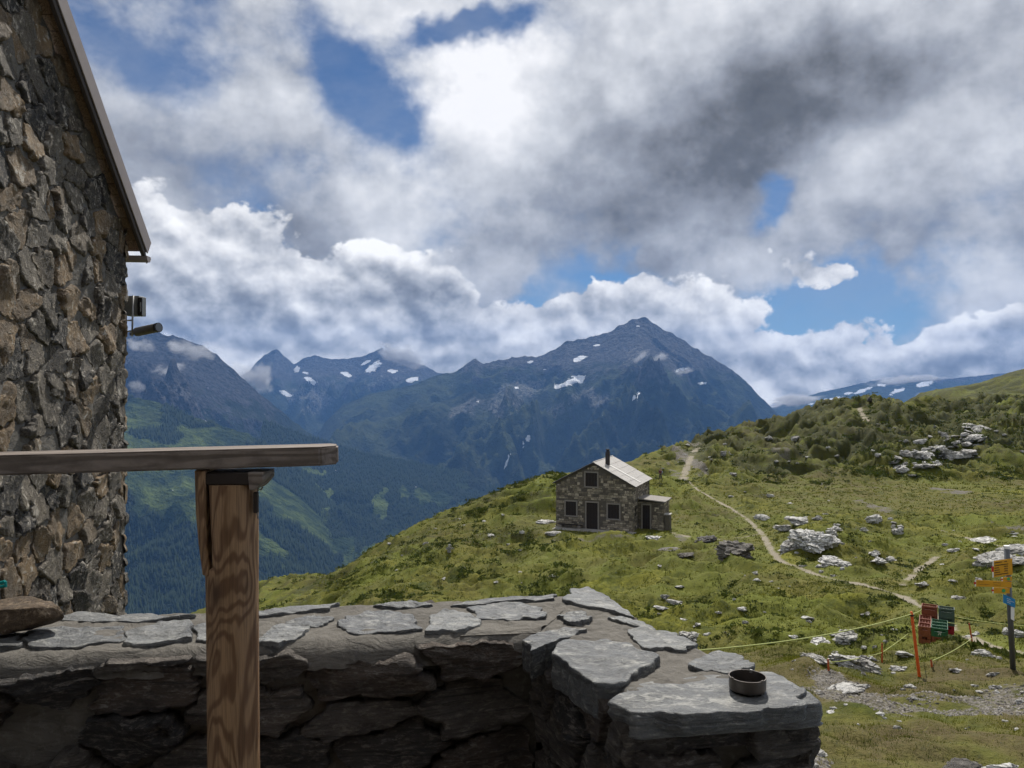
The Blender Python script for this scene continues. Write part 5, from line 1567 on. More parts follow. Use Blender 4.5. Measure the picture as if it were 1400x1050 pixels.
def rock(u, v, w_, h_, label=None, group=None, name='boulder', mat=None, tilt=0.2, deep=1.6, flat=None, variant=None, cat='rock'):
    """a rock whose visible front is about w_ x h_ photo pixels, its foot at (u, v)"""
    p = at_px(u, v)
    sx = w_ / F * p.y / 2; sz = h_ / F * p.y / 2
    me = ROCKS[variant if variant is not None else rrand.randrange(len(ROCKS))]
    o = bpy.data.objects.new(name, me)
    if len(me.materials) == 0: me.materials.append(M_LIME)
    COL.objects.link(o)
    if mat is not None:
        o.material_slots[0].link = 'OBJECT'; o.material_slots[0].material = mat
    dy = max(sx, sz) * rrand.uniform(0.7, 1.1) * (deep / 1.6)
    o.location = (p.x, p.y + dy * 0.5, float(ground_z(np.array([p.x]), np.array([p.y + dy * 0.5]))[0]) + sz * (0.12 if group == 'large rocks on the hillside' else 0.06))
    o.scale = (sx * 1.12, dy, max(sz * (1.35 if group == 'large rocks on the hillside' else 1.7), 0.02))
    o.rotation_euler = (rrand.uniform(-tilt, tilt), rrand.uniform(-tilt, tilt), rrand.uniform(-0.5, 0.5))
    tag(o, label, cat, group, 'thing')
    ROCK_LIST.append((o, u, v, w_))
    return o
ROCK_LIST = []
BIG = [
    (1178, 917, 66, 42, 'largest pale rock slab leaning in the grass beside the roped enclosure'),
    (1160, 882, 40, 20, 'pale slanted rock slab just above the largest slab by the rope'),
    (1128, 880, 52, 12, 'long thin pale rock ledge left of the slab by the rope'),
    (1118, 905, 44, 12, 'low grey rock rib at the lower rope left of the largest slab'),
    (1232, 918, 30, 13, 'flat pale rock just in front of the orange pole foot'),
    (1240, 899, 24, 12, 'pale rock beside the stacked crates'),
    (1085, 752, 46, 26, 'craggy pale outcrop beside the bend of the footpath'),
    (1118, 752, 62, 34, 'broad craggy pale outcrop at the foot of the rocky knoll'),
    (1144, 775, 50, 18, 'white rock ledge below the rocky knoll'),
    (1100, 716, 42, 16, 'pale rocky crest on top of the knoll'),
    (1075, 726, 34, 18, 'grey rock just under the crest of the knoll'),
    (1143, 727, 22, 12, 'small white rock with a crooked top on the knoll'),
    (1196, 716, 28, 15, 'round white boulder at the meadow edge beside the stream patch'),
    (1229, 731, 17, 12, 'white knobbly boulder standing alone on the knoll side'),
    (1203, 772, 26, 14, 'dark sided boulder half sunk in the knoll slope'),
    (970, 741, 31, 17, 'flat topped stack of dark stones beside the hut path', 1),
    (1010, 760, 60, 34, 'big dark overhanging rock beside the hut path', 1),
    (1042, 712, 28, 12, 'grey rock beside the upper bend of the footpath'),
    (1375, 775, 60, 26, 'long pale rock rib behind the yellow signs'),
    (1392, 760, 60, 18, 'white rock band running along the gully behind the signpost'),
    (1345, 742, 56, 8, 'narrow white rock edge leading to the signpost top'),
    (1390, 872, 40, 20, 'pale broken rocks beside the signpost foot'),
    (1337, 868, 16, 12, 'white boulder on the path edge near the thin red stake'),
    (1343, 898, 30, 15, 'knobbly pale rock in the grass between crates and signpost'),
    (1160, 948, 58, 14, 'dark flat rock with pale edge at the rim of the gravel'),
    (1322, 1058, 70, 20, 'dark flat boulder cut by the bottom edge of the picture', 1),
    (1378, 1062, 62, 28, 'smooth grey boulder in the bottom corner of the picture'),
    (1117, 1034, 26, 13, 'small pale stone beside the foot of the parapet'),
    (1112, 1052, 26, 14, 'grey stone below the parapet end at the picture bottom'),
    (757, 733, 26, 9, 'white flat rock at the hut\'s front corner'),
    (897, 738, 24, 9, 'white rock pile in front of the lean-to'),
    (927, 828, 30, 12, 'low white rock cluster in the meadow below the hut'),
    (944, 878, 28, 16, 'pale rock just behind the capping of the parapet'),
    (770, 720, 20, 14, 'grey rock outcrop against the hut side'),
    (748, 716, 30, 12, 'pale outcrop on the slope beside the hut'),
    (1265, 802, 26, 10, 'pale rock on the bank above the lower path'),
    (1318, 818, 36, 13, 'pale rocks half buried on the bank above the path'),
    (938, 764, 36, 8, 'dark stone edge of the old wall below the hut', 1),
    (920, 752, 30, 6, 'low stone edge beside the hut path', 1),
    (905, 835, 20, 6, 'small white rock in the meadow right of the corner'),
]
for b in BIG:
    rock(b[0], b[1], b[2], b[3], b[4], 'large rocks on the hillside', mat=M_DARKROCK if len(b) > 5 else None)
# limestone pavement on the ridge flank and scattered smaller rocks
def scatter_rocks(n, u0, u1, v0, v1, wr, asp, label, group, name, seed, mask=None, tilt=0.2):
    rr = random.Random(seed); k = 0; tries = 0
    while k < n and tries < n * 20:
        tries += 1
        u, v = rr.uniform(u0, u1), rr.uniform(v0, v1)
        if 1238 < u < 1318 and 838 < v < 912: continue
        if mask and not mask(u, v, rr): continue
        w_ = rr.uniform(*wr) * (0.6 + 0.8 * rr.random() ** 2)
        rock(u, v, w_, w_ * rr.uniform(*asp), label, group, name, tilt=tilt, deep=rr.uniform(1.0, 2.6)); k += 1
scatter_rocks(95, 1222, 1345, 585, 655, (9, 24), (0.22, 0.42), 'pale limestone slab on the ridge flank among the slanting pavement', 'limestone slabs on the ridge flank', 'limestone_slab', 1,
              lambda u, v, r: abs((v - 618) + (u - 1290) * 0.42) < 26, 0.35)
scatter_rocks(26, 1060, 1240, 700, 785, (6, 16), (0.35, 0.7), 'small white rock on the rocky knoll', 'small rocks on the knoll', 'rock', 2)
scatter_rocks(24, 1080, 1400, 870, 925, (5, 15), (0.35, 0.7), 'small pale stone in the grass round the roped enclosure', 'small stones round the enclosure', 'rock', 3)
scatter_rocks(40, 1105, 1400, 935, 1000, (5, 16), (0.25, 0.6), 'small stone lying on the bare gravelly ground', 'stones on the gravel', 'rock', 4)
scatter_rocks(34, 900, 1230, 770, 875, (4, 13), (0.3, 0.6), 'small white rock poking out of the meadow below the path', 'small rocks in the meadow', 'rock', 5)
scatter_rocks(22, 520, 760, 705, 800, (4, 11), (0.3, 0.6), 'small pale rock on the slope left of the hut', 'small rocks on the slope', 'rock', 6)
scatter_rocks(30, 900, 1180, 600, 690, (4, 13), (0.3, 0.6), 'small pale rock on the brown ridge slope above the hut', 'small rocks on the ridge slope', 'rock', 7)
scatter_rocks(24, 1180, 1400, 575, 650, (4, 10), (0.3, 0.6), 'small pale rock among the shrubs high on the ridge', 'small rocks high on the ridge', 'rock', 8)
scatter_rocks(22, 1280, 1400, 725, 800, (5, 16), (0.25, 0.5), 'pale rock along the gully behind the signpost', 'rocks along the gully', 'rock', 9)
# each small rock is told apart by the landmark it lies next to
def relabel():
    marks = [(816, 700, 'hut'), (1276, 870, 'crates'), (1384, 840, 'signpost'), (1022, 930, 'ashtray'), (903, 650, 'hiker'), (1189, 548, 'cairn'), (1252, 880, 'orange pole'), (614, 750, 'white marker stone'),
             (1178, 895, 'largest pale slab'), (1118, 735, 'broad craggy outcrop'), (1010, 745, 'dark overhanging rock'), (1196, 709, 'round white boulder'), (1195, 692, 'stream patch'), (1298, 671, 'far gravel patch'),
             (940, 628, 'bare path scar'), (1052, 748, 'path bend'), (1232, 812, 'path fork'), (1340, 1050, 'bottom boulders'), (1100, 960, 'parapet end'), (1340, 742, 'narrow white rock edge'), (1300, 630, 'slab field')]
    seen = {}
    for o, u, v, w_ in ROCK_LIST:
        if o['group'] == 'large rocks on the hillside': continue
        best = min(marks, key=lambda m_: math.hypot(u - m_[0], (v - m_[1]) * 1.6))
        du, dv = u - best[0], v - best[1]
        side = ('right of' if du > 0 else 'left of') if abs(du) > abs(dv) * 1.8 else ('below' if dv > 0 else 'above') if abs(dv) > abs(du) else (('lower ' if dv > 0 else 'upper ') + ('right of' if du > 0 else 'left of'))
        size = 'tiny' if w_ < 6 else 'small' if w_ < 10 else 'medium' if w_ < 15 else 'larger'
        dist = math.hypot(du, dv); far = 'close' if dist < 25 else 'a bit' if dist < 55 else 'well' if dist < 100 else 'far'
        kind = 'pale slab' if o.name.startswith('lime') else 'pale rock'
        where = {'small rocks on the knoll': 'on the knoll', 'stones on the gravel': 'on the gravel', 'small rocks high on the ridge': 'high on the ridge', 'limestone slabs on the ridge flank': 'on the ridge flank'}.get(o['group'], 'in the grass')
        base = f'{size} {kind} {where}, {far} {side} {best[2]}'.replace('on the ridge flank, ', '')
        if len(base.split()) > 12: base = base.replace('upper ', '').replace('lower ', '').replace('in the grass, ', '')
        seen.setdefault(base, []).append((o, u, v))
    order = ['', 'second', 'third', 'fourth', 'fifth', 'sixth', 'seventh', 'eighth', 'ninth', 'tenth', 'eleventh', 'twelfth', 'thirteenth', 'fourteenth', 'fifteenth']
    for base, L in seen.items():
        L.sort(key=lambda q: q[1])
        for k, (o, u, v) in enumerate(L):
            if len(L) == 1: o['label'] = base
            else: o['label'] = base + (', leftmost such' if k == 0 else ', rightmost such' if k == len(L) - 1 else f', {order[min(k, 14)]} from left')
relabel()
# loose gravel on the bare ground
def build_gravel():
    rs = np.random.RandomState(3)
    n = 26000
    u = rs.uniform(1080, 1430, n); Y = np.exp(rs.uniform(math.log(8.2), math.log(19), n)); X = (u - 700) / F * Y
    b, p = bare_mask(X, Y)
    ok = (np.maximum(b, p) + 0.5 * fbm2(X / 0.5, Y / 0.5, 3, 9)) > 0.42
    X, Y = X[ok], Y[ok]; Z = ground_z(X, Y); m_ = len(X)
    s = 0.008 + 0.035 * rs.rand(m_) ** 3
    base = np.array([(1, 0, -.3), (-.5, .87, -.3), (-.5, -.87, -.3), (0.1, 0.05, 0.6), (.6, .5, .25), (-.7, .1, .2)])
    P = base[None] * s[:, None, None] * rs.uniform(0.6, 1.4, (m_, 6, 3))
    a = rs.rand(m_) * 6.28; c, d = np.cos(a)[:, None], np.sin(a)[:, None]
    P = np.stack([P[..., 0] * c - P[..., 1] * d, P[..., 0] * d + P[..., 1] * c, P[..., 2]], -1)
    P = P + np.stack([X, Y, Z], -1)[:, None]
    tri = np.array([(0, 4, 3), (4, 1, 3), (1, 5, 3), (5, 2, 3), (2, 0, 3), (0, 1, 4), (1, 2, 5)])
    Fc = (np.arange(m_) * 6)[:, None, None] + tri[None]
    me = mesh_np('gravel', P.reshape(-1, 3), Fc.reshape(-1, 3))
    def fn(B):
        pos = geo_pos(B); n1 = B.noise(pos, 9.0, 4, 0.8)
        return B.mix(B.rng(n1, 0.3, 0.7), (0.045, 0.040, 0.034), (0.27, 0.25, 0.225))
    tag(mk('gravel', me, material('gravel', fn, 0.9, 0.2)), 'grey gravel strewn over the bare ground and path', 'gravel', kind='stuff')
build_gravel()

# cairn on the ridge, small white marker stone
def cairn():
    p = at_px(1189, 551)
    r = empty('cairn', p); tag(r, 'small dark stone cairn on the crest of the ridge', 'cairn')
    z = 0.0
    for k, s in enumerate((0.75, 0.62, 0.5, 0.36)):
        o = mk('cairn_stone', ROCKS[k], M_DARKROCK, r, True); o.location = (0.1 * (k % 2), 0, z + s * 0.25); o.scale = (s, s, s * 0.62); z += s * 0.5
        o.material_slots[0].link = 'OBJECT'; o.material_slots[0].material = M_DARKROCK
cairn()
p = at_px(614, 756)
mb = MB(); mb.box((0, 0, 0.3), (0.32, 0.25, 0.75), None, 0.8)
tag(mb.build('marker_stone', M_LIME, None, bevel=0.04, loc=p, rot=(0.05, 0.1, 0.3)), 'small white upright marker stone on the slope left of the hut', 'stone')

# ------------------------------------------------------------------ signpost
def build_signpost():
    p = at_px(1384, 915); d = p.y; sc = d / F
    root = empty('signpost', p); tag(root, 'grey hiking signpost with yellow arrow boards and a blue sign', 'signpost')
    def P(u, v, dy=0.0): return px(u, v, d + dy) - p
    m_pole = plain((0.10, 0.105, 0.11), 0.12, 20, 0.5, 'sign_pole', 0.4, 0.3)
    m_y = plain((0.56, 0.275, 0.012), 0.06, 8, 0.5, 'sign_yellow')
    m_t = plain((0.025, 0.02, 0.015), 0.05, 8, 0.6, 'sign_black')
    m_r = plain((0.45, 0.02, 0.02), 0.05, 8, 0.5, 'sign_red'); m_w = plain((0.75, 0.74, 0.72), 0.04, 8, 0.5, 'sign_white')
    m_b = plain((0.02, 0.19, 0.42), 0.05, 8, 0.4, 'sign_blue'); m_g = plain((0.06, 0.32, 0.10), 0.05, 8, 0.5, 'sign_green')
    MB().tube([P(1385.5, 922), P(1376.5, 750)], 0.045, 14).build('pole', m_pole, root, smooth=True)
    MB().tube([P(1376.5, 750), P(1376.2, 746)], 0.047, 14).build('pole_cap', m_w, root)
    def board(name, quad, dy, mat, th=0.006, tip=None, lines=(), dot=None):
        e = empty(name, (0, 0, 0), parent=root)
        q = [P(u, v, dy) for u, v in quad]
        mb = MB(); mb.raw(q + [v_ + Vector((0, th, 0)) for v_ in q], [(0, 1, 2, 3), (7, 6, 5, 4), (0, 4, 5, 1), (1, 5, 6, 2), (2, 6, 7, 3), (3, 7, 4, 0)]).build('panel', mat, e)
        def at(s, t): return (q[0] * (1 - s) + q[1] * s) * (1 - t) + (q[3] * (1 - s) + q[2] * s) * t - Vector((0, 0.003, 0))
        def strip(nm, s0, s1, t0, t1, mt):
            MBq.raw([at(s0, t0), at(s1, t0), at(s1, t1), at(s0, t1)] + [at(s0, t0) + Vector((0, 0.002, 0)), at(s1, t0) + Vector((0, 0.002, 0)), at(s1, t1) + Vector((0, 0.002, 0)), at(s0, t1) + Vector((0, 0.002, 0))],
                    [(0, 1, 2, 3), (7, 6, 5, 4), (0, 4, 5, 1), (1, 5, 6, 2), (2, 6, 7, 3), (3, 7, 4, 0)])
        if lines:
            MBq = MB(); rr = random.Random(len(lines))
            for (s0, s1, t) in lines:
                s = s0
                while s < s1:                     # lettering too small to read in the photograph: short dark strokes
                    w_ = rr.uniform(0.012, 0.03); strip('', s, min(s + w_, s1), t, t + 0.055, m_t); s += w_ + 0.010
            MBq.build('lettering', m_t if mat is not m_b else m_w, e)
        if tip is not None:
            for (t0, t1, mt) in ((0.0, 0.33, m_w), (0.33, 0.66, m_r), (0.66, 1.0, m_w)):
                a, b = at(0, t0), at(0, t1); k = Vector((-2.6 * sc, 0.004, 0)); kk = k * (1.0 if 0.2 < (t0 + t1) / 2 < 0.8 else 0.55)
                MB().raw([a, b, b + kk, a + kk] + [v_ + Vector((0, th, 0)) for v_ in (a, b, b + kk, a + kk)], [(0, 1, 2, 3), (7, 6, 5, 4), (0, 4, 5, 1), (1, 5, 6, 2), (2, 6, 7, 3), (3, 7, 4, 0)]).build('trail_mark', mt, e)
        if dot is not None:
            c = at(dot[0], dot[1]); r_ = dot[2] * sc
            MB().raw([c + Vector((r_ * math.cos(k * math.pi / 6), -0.002, r_ * math.sin(k * math.pi / 6))) for k in range(12)] + [c + Vector((r_ * math.cos(k * math.pi / 6), 0.001, r_ * math.sin(k * math.pi / 6))) for k in range(12)],
                     [tuple(range(12))] + [(k, k + 12, (k + 1) % 12 + 12, (k + 1) % 12) for k in range(12)]).build('green_disc', m_g, e)
    board('sign_board', [(1358.5, 767), (1384, 763.5), (1384.4, 785.5), (1358.5, 789.5)], -0.075, m_y, tip=1, lines=[(0.05, 0.45, .10), (0.05, .78, .27), (.05, .28, .42), (.05, .32, .56), (.05, .34, .70), (.05, .78, .84), (.58, .72, .10), (.55, .75, .40), (.55, .75, .55), (.55, .75, .68)])
    board('sign_board', [(1371, 789.6), (1383.5, 788.2), (1383.5, 794), (1371, 795)], -0.070, m_y, dot=(0.62, 0.45, 2.2), tip=1)
    board('sign_board', [(1334.5, 792.8), (1383, 795.5), (1383, 803.6), (1334.5, 801.6)], -0.085, m_y, tip=1, lines=[(0.04, .20, .25), (.04, .38, .62), (.48, .70, .25), (.48, .70, .62)])
    board('sign_board', [(1358.5, 803.2), (1380.5, 804.2), (1380.5, 811.4), (1358.5, 811)], -0.075, m_y, tip=1, dot=(0.62, 0.5, 2.6))
    board('blue_sign', [(1371.8, 812.2), (1388, 819.5), (1388, 831), (1371.8, 824)], -0.08, m_b, lines=[(0.3, .62, .28), (.3, .62, .50), (.62, .9, .40), (.3, .6, .70)])
    board('white_plate', [(1382.3, 829.5), (1387, 831), (1387, 849), (1382.3, 846.5)], -0.066, m_w)
build_signpost()

# ------------------------------------------------------------------ roped enclosure with stacked crates
M_ORANGE = plain((0.62, 0.10, 0.015), 0.08, 12, 0.5, 'orange_plastic')
M_ORANGE2 = plain((0.40, 0.085, 0.02), 0.15, 12, 0.6, 'faded_orange')
def pole(u, v, top_u, top_v, r, mat, label, name='marker_pole', cap=True):
    p = at_px(u, v); t = px(top_u, top_v, p.y) - p
    mb = MB(); mb.tube([(0, 0, -0.15), (0, 0, 0), t * 0.97, t], [r, r, r * 0.92, r * 0.5], 10)
    root = empty(name, p); tag(root, label, 'pole', 'orange marker poles')
    mb.build('shaft', mat, root, smooth=True)
    if cap: MB().tube([t * 0.93 - Vector((0, 0.002, 0)), t * 0.95], r * 1.5, 10).build('rope_clip', M_DARKWOOD, root)
    return p, t
PN, tN = pole(1257, 925, 1246, 836, 0.028, M_ORANGE, 'tall bright orange pole leaning in front of the crates')
P2, t2 = pole(1262, 856, 1261, 829, 0.022, M_ORANGE2, 'thin orange stake behind the crates near the path')
P3, t3 = pole(1330, 882, 1325, 852, 0.018, M_ORANGE2, 'thin reddish stake on the path edge right of the crates')
P4, t4 = pole(1206, 906, 1206, 879, 0.018, M_ORANGE2, 'thin orange stake beside the largest pale slab')
P5, t5 = pole(1133, 917, 1132, 901, 0.018, M_ORANGE2, 'short orange stake at the far end of the lower rope')
P6, t6 = pole(1274, 912, 1273, 902, 0.018, M_ORANGE2, 'short orange stake just right of the tall pole')
M_ROPE = plain((0.33, 0.36, 0.11), 0.1, 40, 0.6, 'yellow_rope')
def rope(a, b, sag, label, r=0.008):
    pts = []
    for k in range(17):
        s = k / 16; pts.append(a.lerp(b, s) - Vector((0, 0, sag * 4 * s * (1 - s))))
    o = MB().tube(pts, r, 6).build('rope', M_ROPE, smooth=True)
    tag(o, label, 'rope', 'ropes of the enclosure')
far = px(930, 891, 9.0)
rope(PN + tN * 0.96, far, 0.10, 'yellow green rope from the tall orange pole towards the parapet', 0.009)
rope(PN + tN * 0.96, P2 + t2 * 0.9, 0.03, 'yellow rope from the tall orange pole back to the stake behind the crates')
e1 = px(1440, 859, P3.y - 5)
rope(P2 + t2 * 0.55, P3 + t3 * 0.92, 0.06, 'yellow rope between the two thin stakes by the path')
rope(P2 + t2 * 0.9, e1, 0.10, 'upper yellow rope running behind the signpost out of the picture')
rope(P6 + t6 * 0.8, P3 + t3 * 0.3, 0.04, 'pale rope slanting up to the path right of the crates')
rope(P5 + t5 * 0.7, P4 + t4 * 0.5, 0.03, 'low yellow rope crossing before the largest pale slab')
rope(P4 + t4 * 0.5, P2 + t2 * 0.3, 0.05, 'low yellow rope from the slab up to the crates')

def crate_mesh(w_, l_, h_):
    mb = MB(); t = 0.018
    mb.box((0, 0, 0.012), (w_ - 0.01, l_ - 0.01, 0.02))
    for sx in (-1, 1):
        for (axis, a, b) in (('x', w_, l_), ('y', l_, w_)):
            def wallbox(c0, c1, z0, z1, th=t):
                if axis == 'x': mb.box((sx * (a / 2 - th / 2), (c0 + c1) / 2, (z0 + z1) / 2), (th, c1 - c0, z1 - z0))
                else: mb.box(((c0 + c1) / 2, sx * (a / 2 - th / 2), (z0 + z1) / 2), (c1 - c0, th, z1 - z0))
            e = b / 2 - (t if axis == 'y' else 0.0) - 0.0005
            wallbox(-e, e, 0.0, h_ * 0.60); wallbox(-e, e, h_ * 0.82, h_)            # lower wall, top rail
            wallbox(-e, -e + 0.07, h_ * 0.6, h_ * 0.82); wallbox(e - 0.07, e, h_ * 0.6, h_ * 0.82)   # posts beside the grip hole
            wallbox(-e, e, h_ * 0.55, h_ * 0.60 - 0.002, t + 0.008)
    for k in (-1, 0, 1): mb.box((k * w_ / 4, 0, h_ * 0.45), (0.006, l_ - 0.045, h_ * 0.8))
    for k in (-2, -1, 0, 1, 2): mb.box((0, k * l_ / 6, h_ * 0.45), (w_ - 0.045, 0.006, h_ * 0.78))
    return mb.mesh('crate')
def build_crates():
    w_, l_, h_ = 0.30, 0.40, 0.235
    me0 = crate_mesh(w_, l_, h_)
    cols = {'brown': (0.20, 0.055, 0.028), 'green': (0.016, 0.085, 0.040), 'red': (0.28, 0.016, 0.026), 'grey green': (0.060, 0.090, 0.075)}
    meshes = {}
    for k, c in cols.items():
        m_ = me0.copy(); m_.materials.append(plain(c, 0.18, 6, 0.45, k + '_plastic', 0.4)); meshes[k] = m_
    mprint = plain((0.62, 0.62, 0.58), 0.05, 10, 0.6, 'crate_print')
    ang = math.radians(-28); ex = Vector((math.cos(ang), math.sin(ang), 0)); ey = Vector((-math.sin(ang), math.cos(ang), 0))
    c = Vector((CRATE_SPOT[0], CRATE_SPOT[1], 0)) - ey * 0.58 + ex * 0.12
    zb = CRATE_Z - 0.005
    lev = ['bottom', 'upper', 'topmost']
    def put(col, x, y, k, turn, label):
        o = bpy.data.objects.new('bottle_crate', meshes[col]); COL.objects.link(o)
        q = Vector((c.x, c.y, 0)) + ex * (x + rrand.uniform(-.006, .006)) + ey * (y + rrand.uniform(-.006, .006))
        o.location = (q.x, q.y, zb + k * (h_ + 0.003)); o.rotation_euler = (0, 0, ang + (math.pi / 2 if turn else 0) + rrand.uniform(-.02, .02))
        tag(o, label, 'crate', 'stacked bottle crates')
        if col == 'green' and y < 0.3:
            mb = MB(); yy = -(w_ / 2 + 0.012)
            for (xa, xb, za, zc) in ((-0.05, 0.05, 0.135, 0.15), (-0.03, -0.018, 0.06, 0.11), (-0.018, 0.0, 0.098, 0.11), (0.008, 0.02, 0.06, 0.11), (0.02, 0.04, 0.06, 0.072)):
                mb.box((yy * (1 if turn else 1), (xa + xb) / 2, (za + zc) / 2), (0.004, xb - xa, zc - za))
            mb.build('print', mprint, o)
    rows = ['front', 'second', 'third']
    for r in range(3):
        for k in range(2):
            put('brown', -0.36, r * 0.415, k, False, f'{lev[k]} brown crate, {rows[r]} in the pile behind the orange pole')
        put('brown' if r == 0 else 'red', 0.0, -0.05 + r * 0.315, 0, True, f'bottom {"brown" if r == 0 else "red"} crate under the {rows[r]} green crate')
        put('green', 0.0, -0.05 + r * 0.315, 1, True, f'{rows[r]} green crate on the right hand pile')
    for k in range(3):
        put('brown', -0.25, 1.26, k, True, f'{lev[k]} brown crate of the tall rear pile')
        put('grey green' if k else 'red', 0.17, 1.20, k, True, f'{lev[k]} {"grey green" if k else "red"} crate of the tall rear pile')
build_crates()

# ------------------------------------------------------------------ hiker on the slope right of the hut
def build_person():
    f = at_px(903, 657)
    root = empty('person', f, (0, 0, math.radians(25))); tag(root, 'person in maroon shirt and grey trousers with a dark backpack on the slope', 'person')
    def skin(name, verts, edges, radii, mat, root_i=0):
        me = bpy.data.meshes.new(name); me.from_pydata(verts, edges, [])
        o = mk(name, me, mat, root)
        md = o.modifiers.new('skin', 'SKIN')
        for i, r in enumerate(radii): me.skin_vertices[0].data[i].radius = r if isinstance(r, tuple) else (r, r)
        me.skin_vertices[0].data[root_i].use_root = True
        sb = o.modifiers.new('sub', 'SUBSURF'); sb.levels = 1; sb.render_levels = 2
        return o
    ms = plain((0.30, 0.17, 0.115), 0.05, 10, 0.6, 'skin_tone')
    V = [(0, 0, .95), (0, 0, 1.12), (0, -.01, 1.38), (0, 0, 1.50), (0, -.015, 1.60), (0, -.02, 1.72),
         (.09, 0, .92), (.10, -.06, .50), (.10, .02, .09), (.10, -.12, .05), (-.09, 0, .92), (-.10, .06, .50), (-.10, .14, .10), (-.10, .02, .05),
         (.19, 0, 1.40), (.26, .03, 1.14), (.20, -.17, 1.02), (.16, -.26, 1.03), (-.19, 0, 1.40), (-.25, .05, 1.13), (-.23, -.12, .96), (-.22, -.19, .93)]
    E = [(0, 1), (1, 2), (2, 3), (3, 4), (4, 5), (0, 6), (6, 7), (7, 8), (8, 9), (0, 10), (10, 11), (11, 12), (12, 13), (2, 14), (14, 15), (15, 16), (16, 17), (2, 18), (18, 19), (19, 20), (20, 21)]
    Rr = [(.15, .10), (.13, .10), (.16, .11), .055, .085, .07, .085, .06, .04, .035, .085, .06, .04, .035, .055, .042, .033, .03, .055, .042, .033, .03]
    skin('body', V, E, Rr, ms)
    m_sh = plain((0.115, 0.028, 0.040), 0.1, 8, 0.8, 'maroon_shirt'); m_tr = plain((0.060, 0.055, 0.060), 0.1, 8, 0.85, 'grey_trousers')
    skin('shirt', [(0, 0, .98), (0, 0, 1.14), (0, -.01, 1.38), (0, 0, 1.47), (.19, 0, 1.40), (.265, .03, 1.16), (-.19, 0, 1.40), (-.255, .05, 1.15)], [(0, 1), (1, 2), (2, 3), (2, 4), (4, 5), (2, 6), (6, 7)],
         [(.175, .125), (.16, .125), (.185, .135), .075, .075, .062, .075, .062], m_sh)
    skin('trousers', [(0, 0, .98), (.095, 0, .90), (.10, -.06, .50), (.10, .02, .12), (-.095, 0, .90), (-.10, .06, .50), (-.10, .14, .13)], [(0, 1), (1, 2), (2, 3), (0, 4), (4, 5), (5, 6)],
         [(.17, .12), .105, .085, .07, .105, .085, .07], m_tr)
    skin('hair', [(0, .02, 1.66), (0, .01, 1.75)], [(0, 1)], [.09, .085], plain((0.05, 0.03, 0.02), 0.1, 20, 0.8, 'brown_hair'))
    MB().box((0, .20, 1.22), (.30, .18, .46)).build('backpack', plain((0.012, 0.035, 0.028), 0.1, 10, 0.8, 'dark_backpack'), root, bevel=.05)
    MB().box((.20, -.16, 1.20), (.16, .12, .20)).build('folded_jacket', plain((0.30, 0.34, 0.48), 0.1, 10, 0.8, 'pale_blue_cloth'), root, bevel=.03)
build_person()
# ------------------------------------------------------------------ grass and low shrubs
def leaf_material(name, cols, transl, scale=0.5):
    def fn(B):
        pos = geo_pos(B)
        a = B.noise(pos, scale, 4, 0.6); b = B.noise(pos, scale * 14, 3, 0.7)
        c = B.mix(B.rng(a, 0.36, 0.64), cols[0], cols[1])
        return B.mix(B.rng(b, 0.45, 0.75, 0, 0.7), c, cols[2])
    return material(name, fn, 0.75, 0.15, None, 0.0, transl)
M_GRASS = leaf_material('grass_blades', ((0.050, 0.066, 0.009), (0.150, 0.158, 0.015), (0.175, 0.150, 0.035)), 0.35)
M_SHRUB = leaf_material('shrub_leaves', ((0.030, 0.043, 0.010), (0.065, 0.085, 0.014), (0.095, 0.105, 0.022)), 0.30, 0.25)

def tufts(n, umin, umax, ymin, ymax, hgt, wid, blades, seed, power=1.0):
    rs = np.random.RandomState(seed)
    u = rs.uniform(umin, umax, n); Y = (ymin ** power + (ymax ** power - ymin ** power) * rs.rand(n)) ** (1 / power); X = (u - 700) / F * Y
    b, p = bare_mask(X, Y)
    dens = np.clip(0.55 + 0.9 * fbm2(X / 2.3, Y / 2.3, 3, seed + 1), 0.08, 1)
    r = np.hypot((X - HUT['x'] - 2) / 6.5, (Y - HUT['y'] - 3) / 4.5)
    ok = (np.maximum(b, p * 1.3) + 0.35 * fbm2(X / 0.4, Y / 0.4, 2, 8) < 0.42) & (rs.rand(n) < dens) & (r > 1)
    X, Y = X[ok], Y[ok]; m_ = len(X)
    Z = ground_z(X, Y) - 0.02
    s = np.clip(0.5 + 0.8 * fbm2(X / 1.1, Y / 1.1, 3, seed + 3) + 0.5 * rs.rand(m_), 0.3, 1.6)
    k = blades
    a = rs.rand(m_, k) * 6.283; lean = rs.uniform(0.15, 0.9, (m_, k)); h = hgt(Y)[:, None] * s[:, None] * rs.uniform(0.6, 1.2, (m_, k)); w_ = wid(Y)[:, None] * rs.uniform(0.7, 1.3, (m_, k))
    off = rs.normal(size=(m_, k, 2)) * (hgt(Y)[:, None, None] * 0.45)
    bx = X[:, None] + off[..., 0]; by = Y[:, None] + off[..., 1]; bz = Z[:, None] + 0 * a
    dx, dy = np.cos(a), np.sin(a)
    v0 = np.stack([bx - dy * w_, by + dx * w_, bz], -1); v1 = np.stack([bx + dy * w_, by - dx * w_, bz], -1)
    v2 = np.stack([bx + dx * h * lean, by + dy * h * lean, bz + h * np.sqrt(np.maximum(0.1, 1 - 0.6 * lean ** 2))], -1)
    P = np.stack([v0, v1, v2], 2).reshape(-1, 3)
    return P
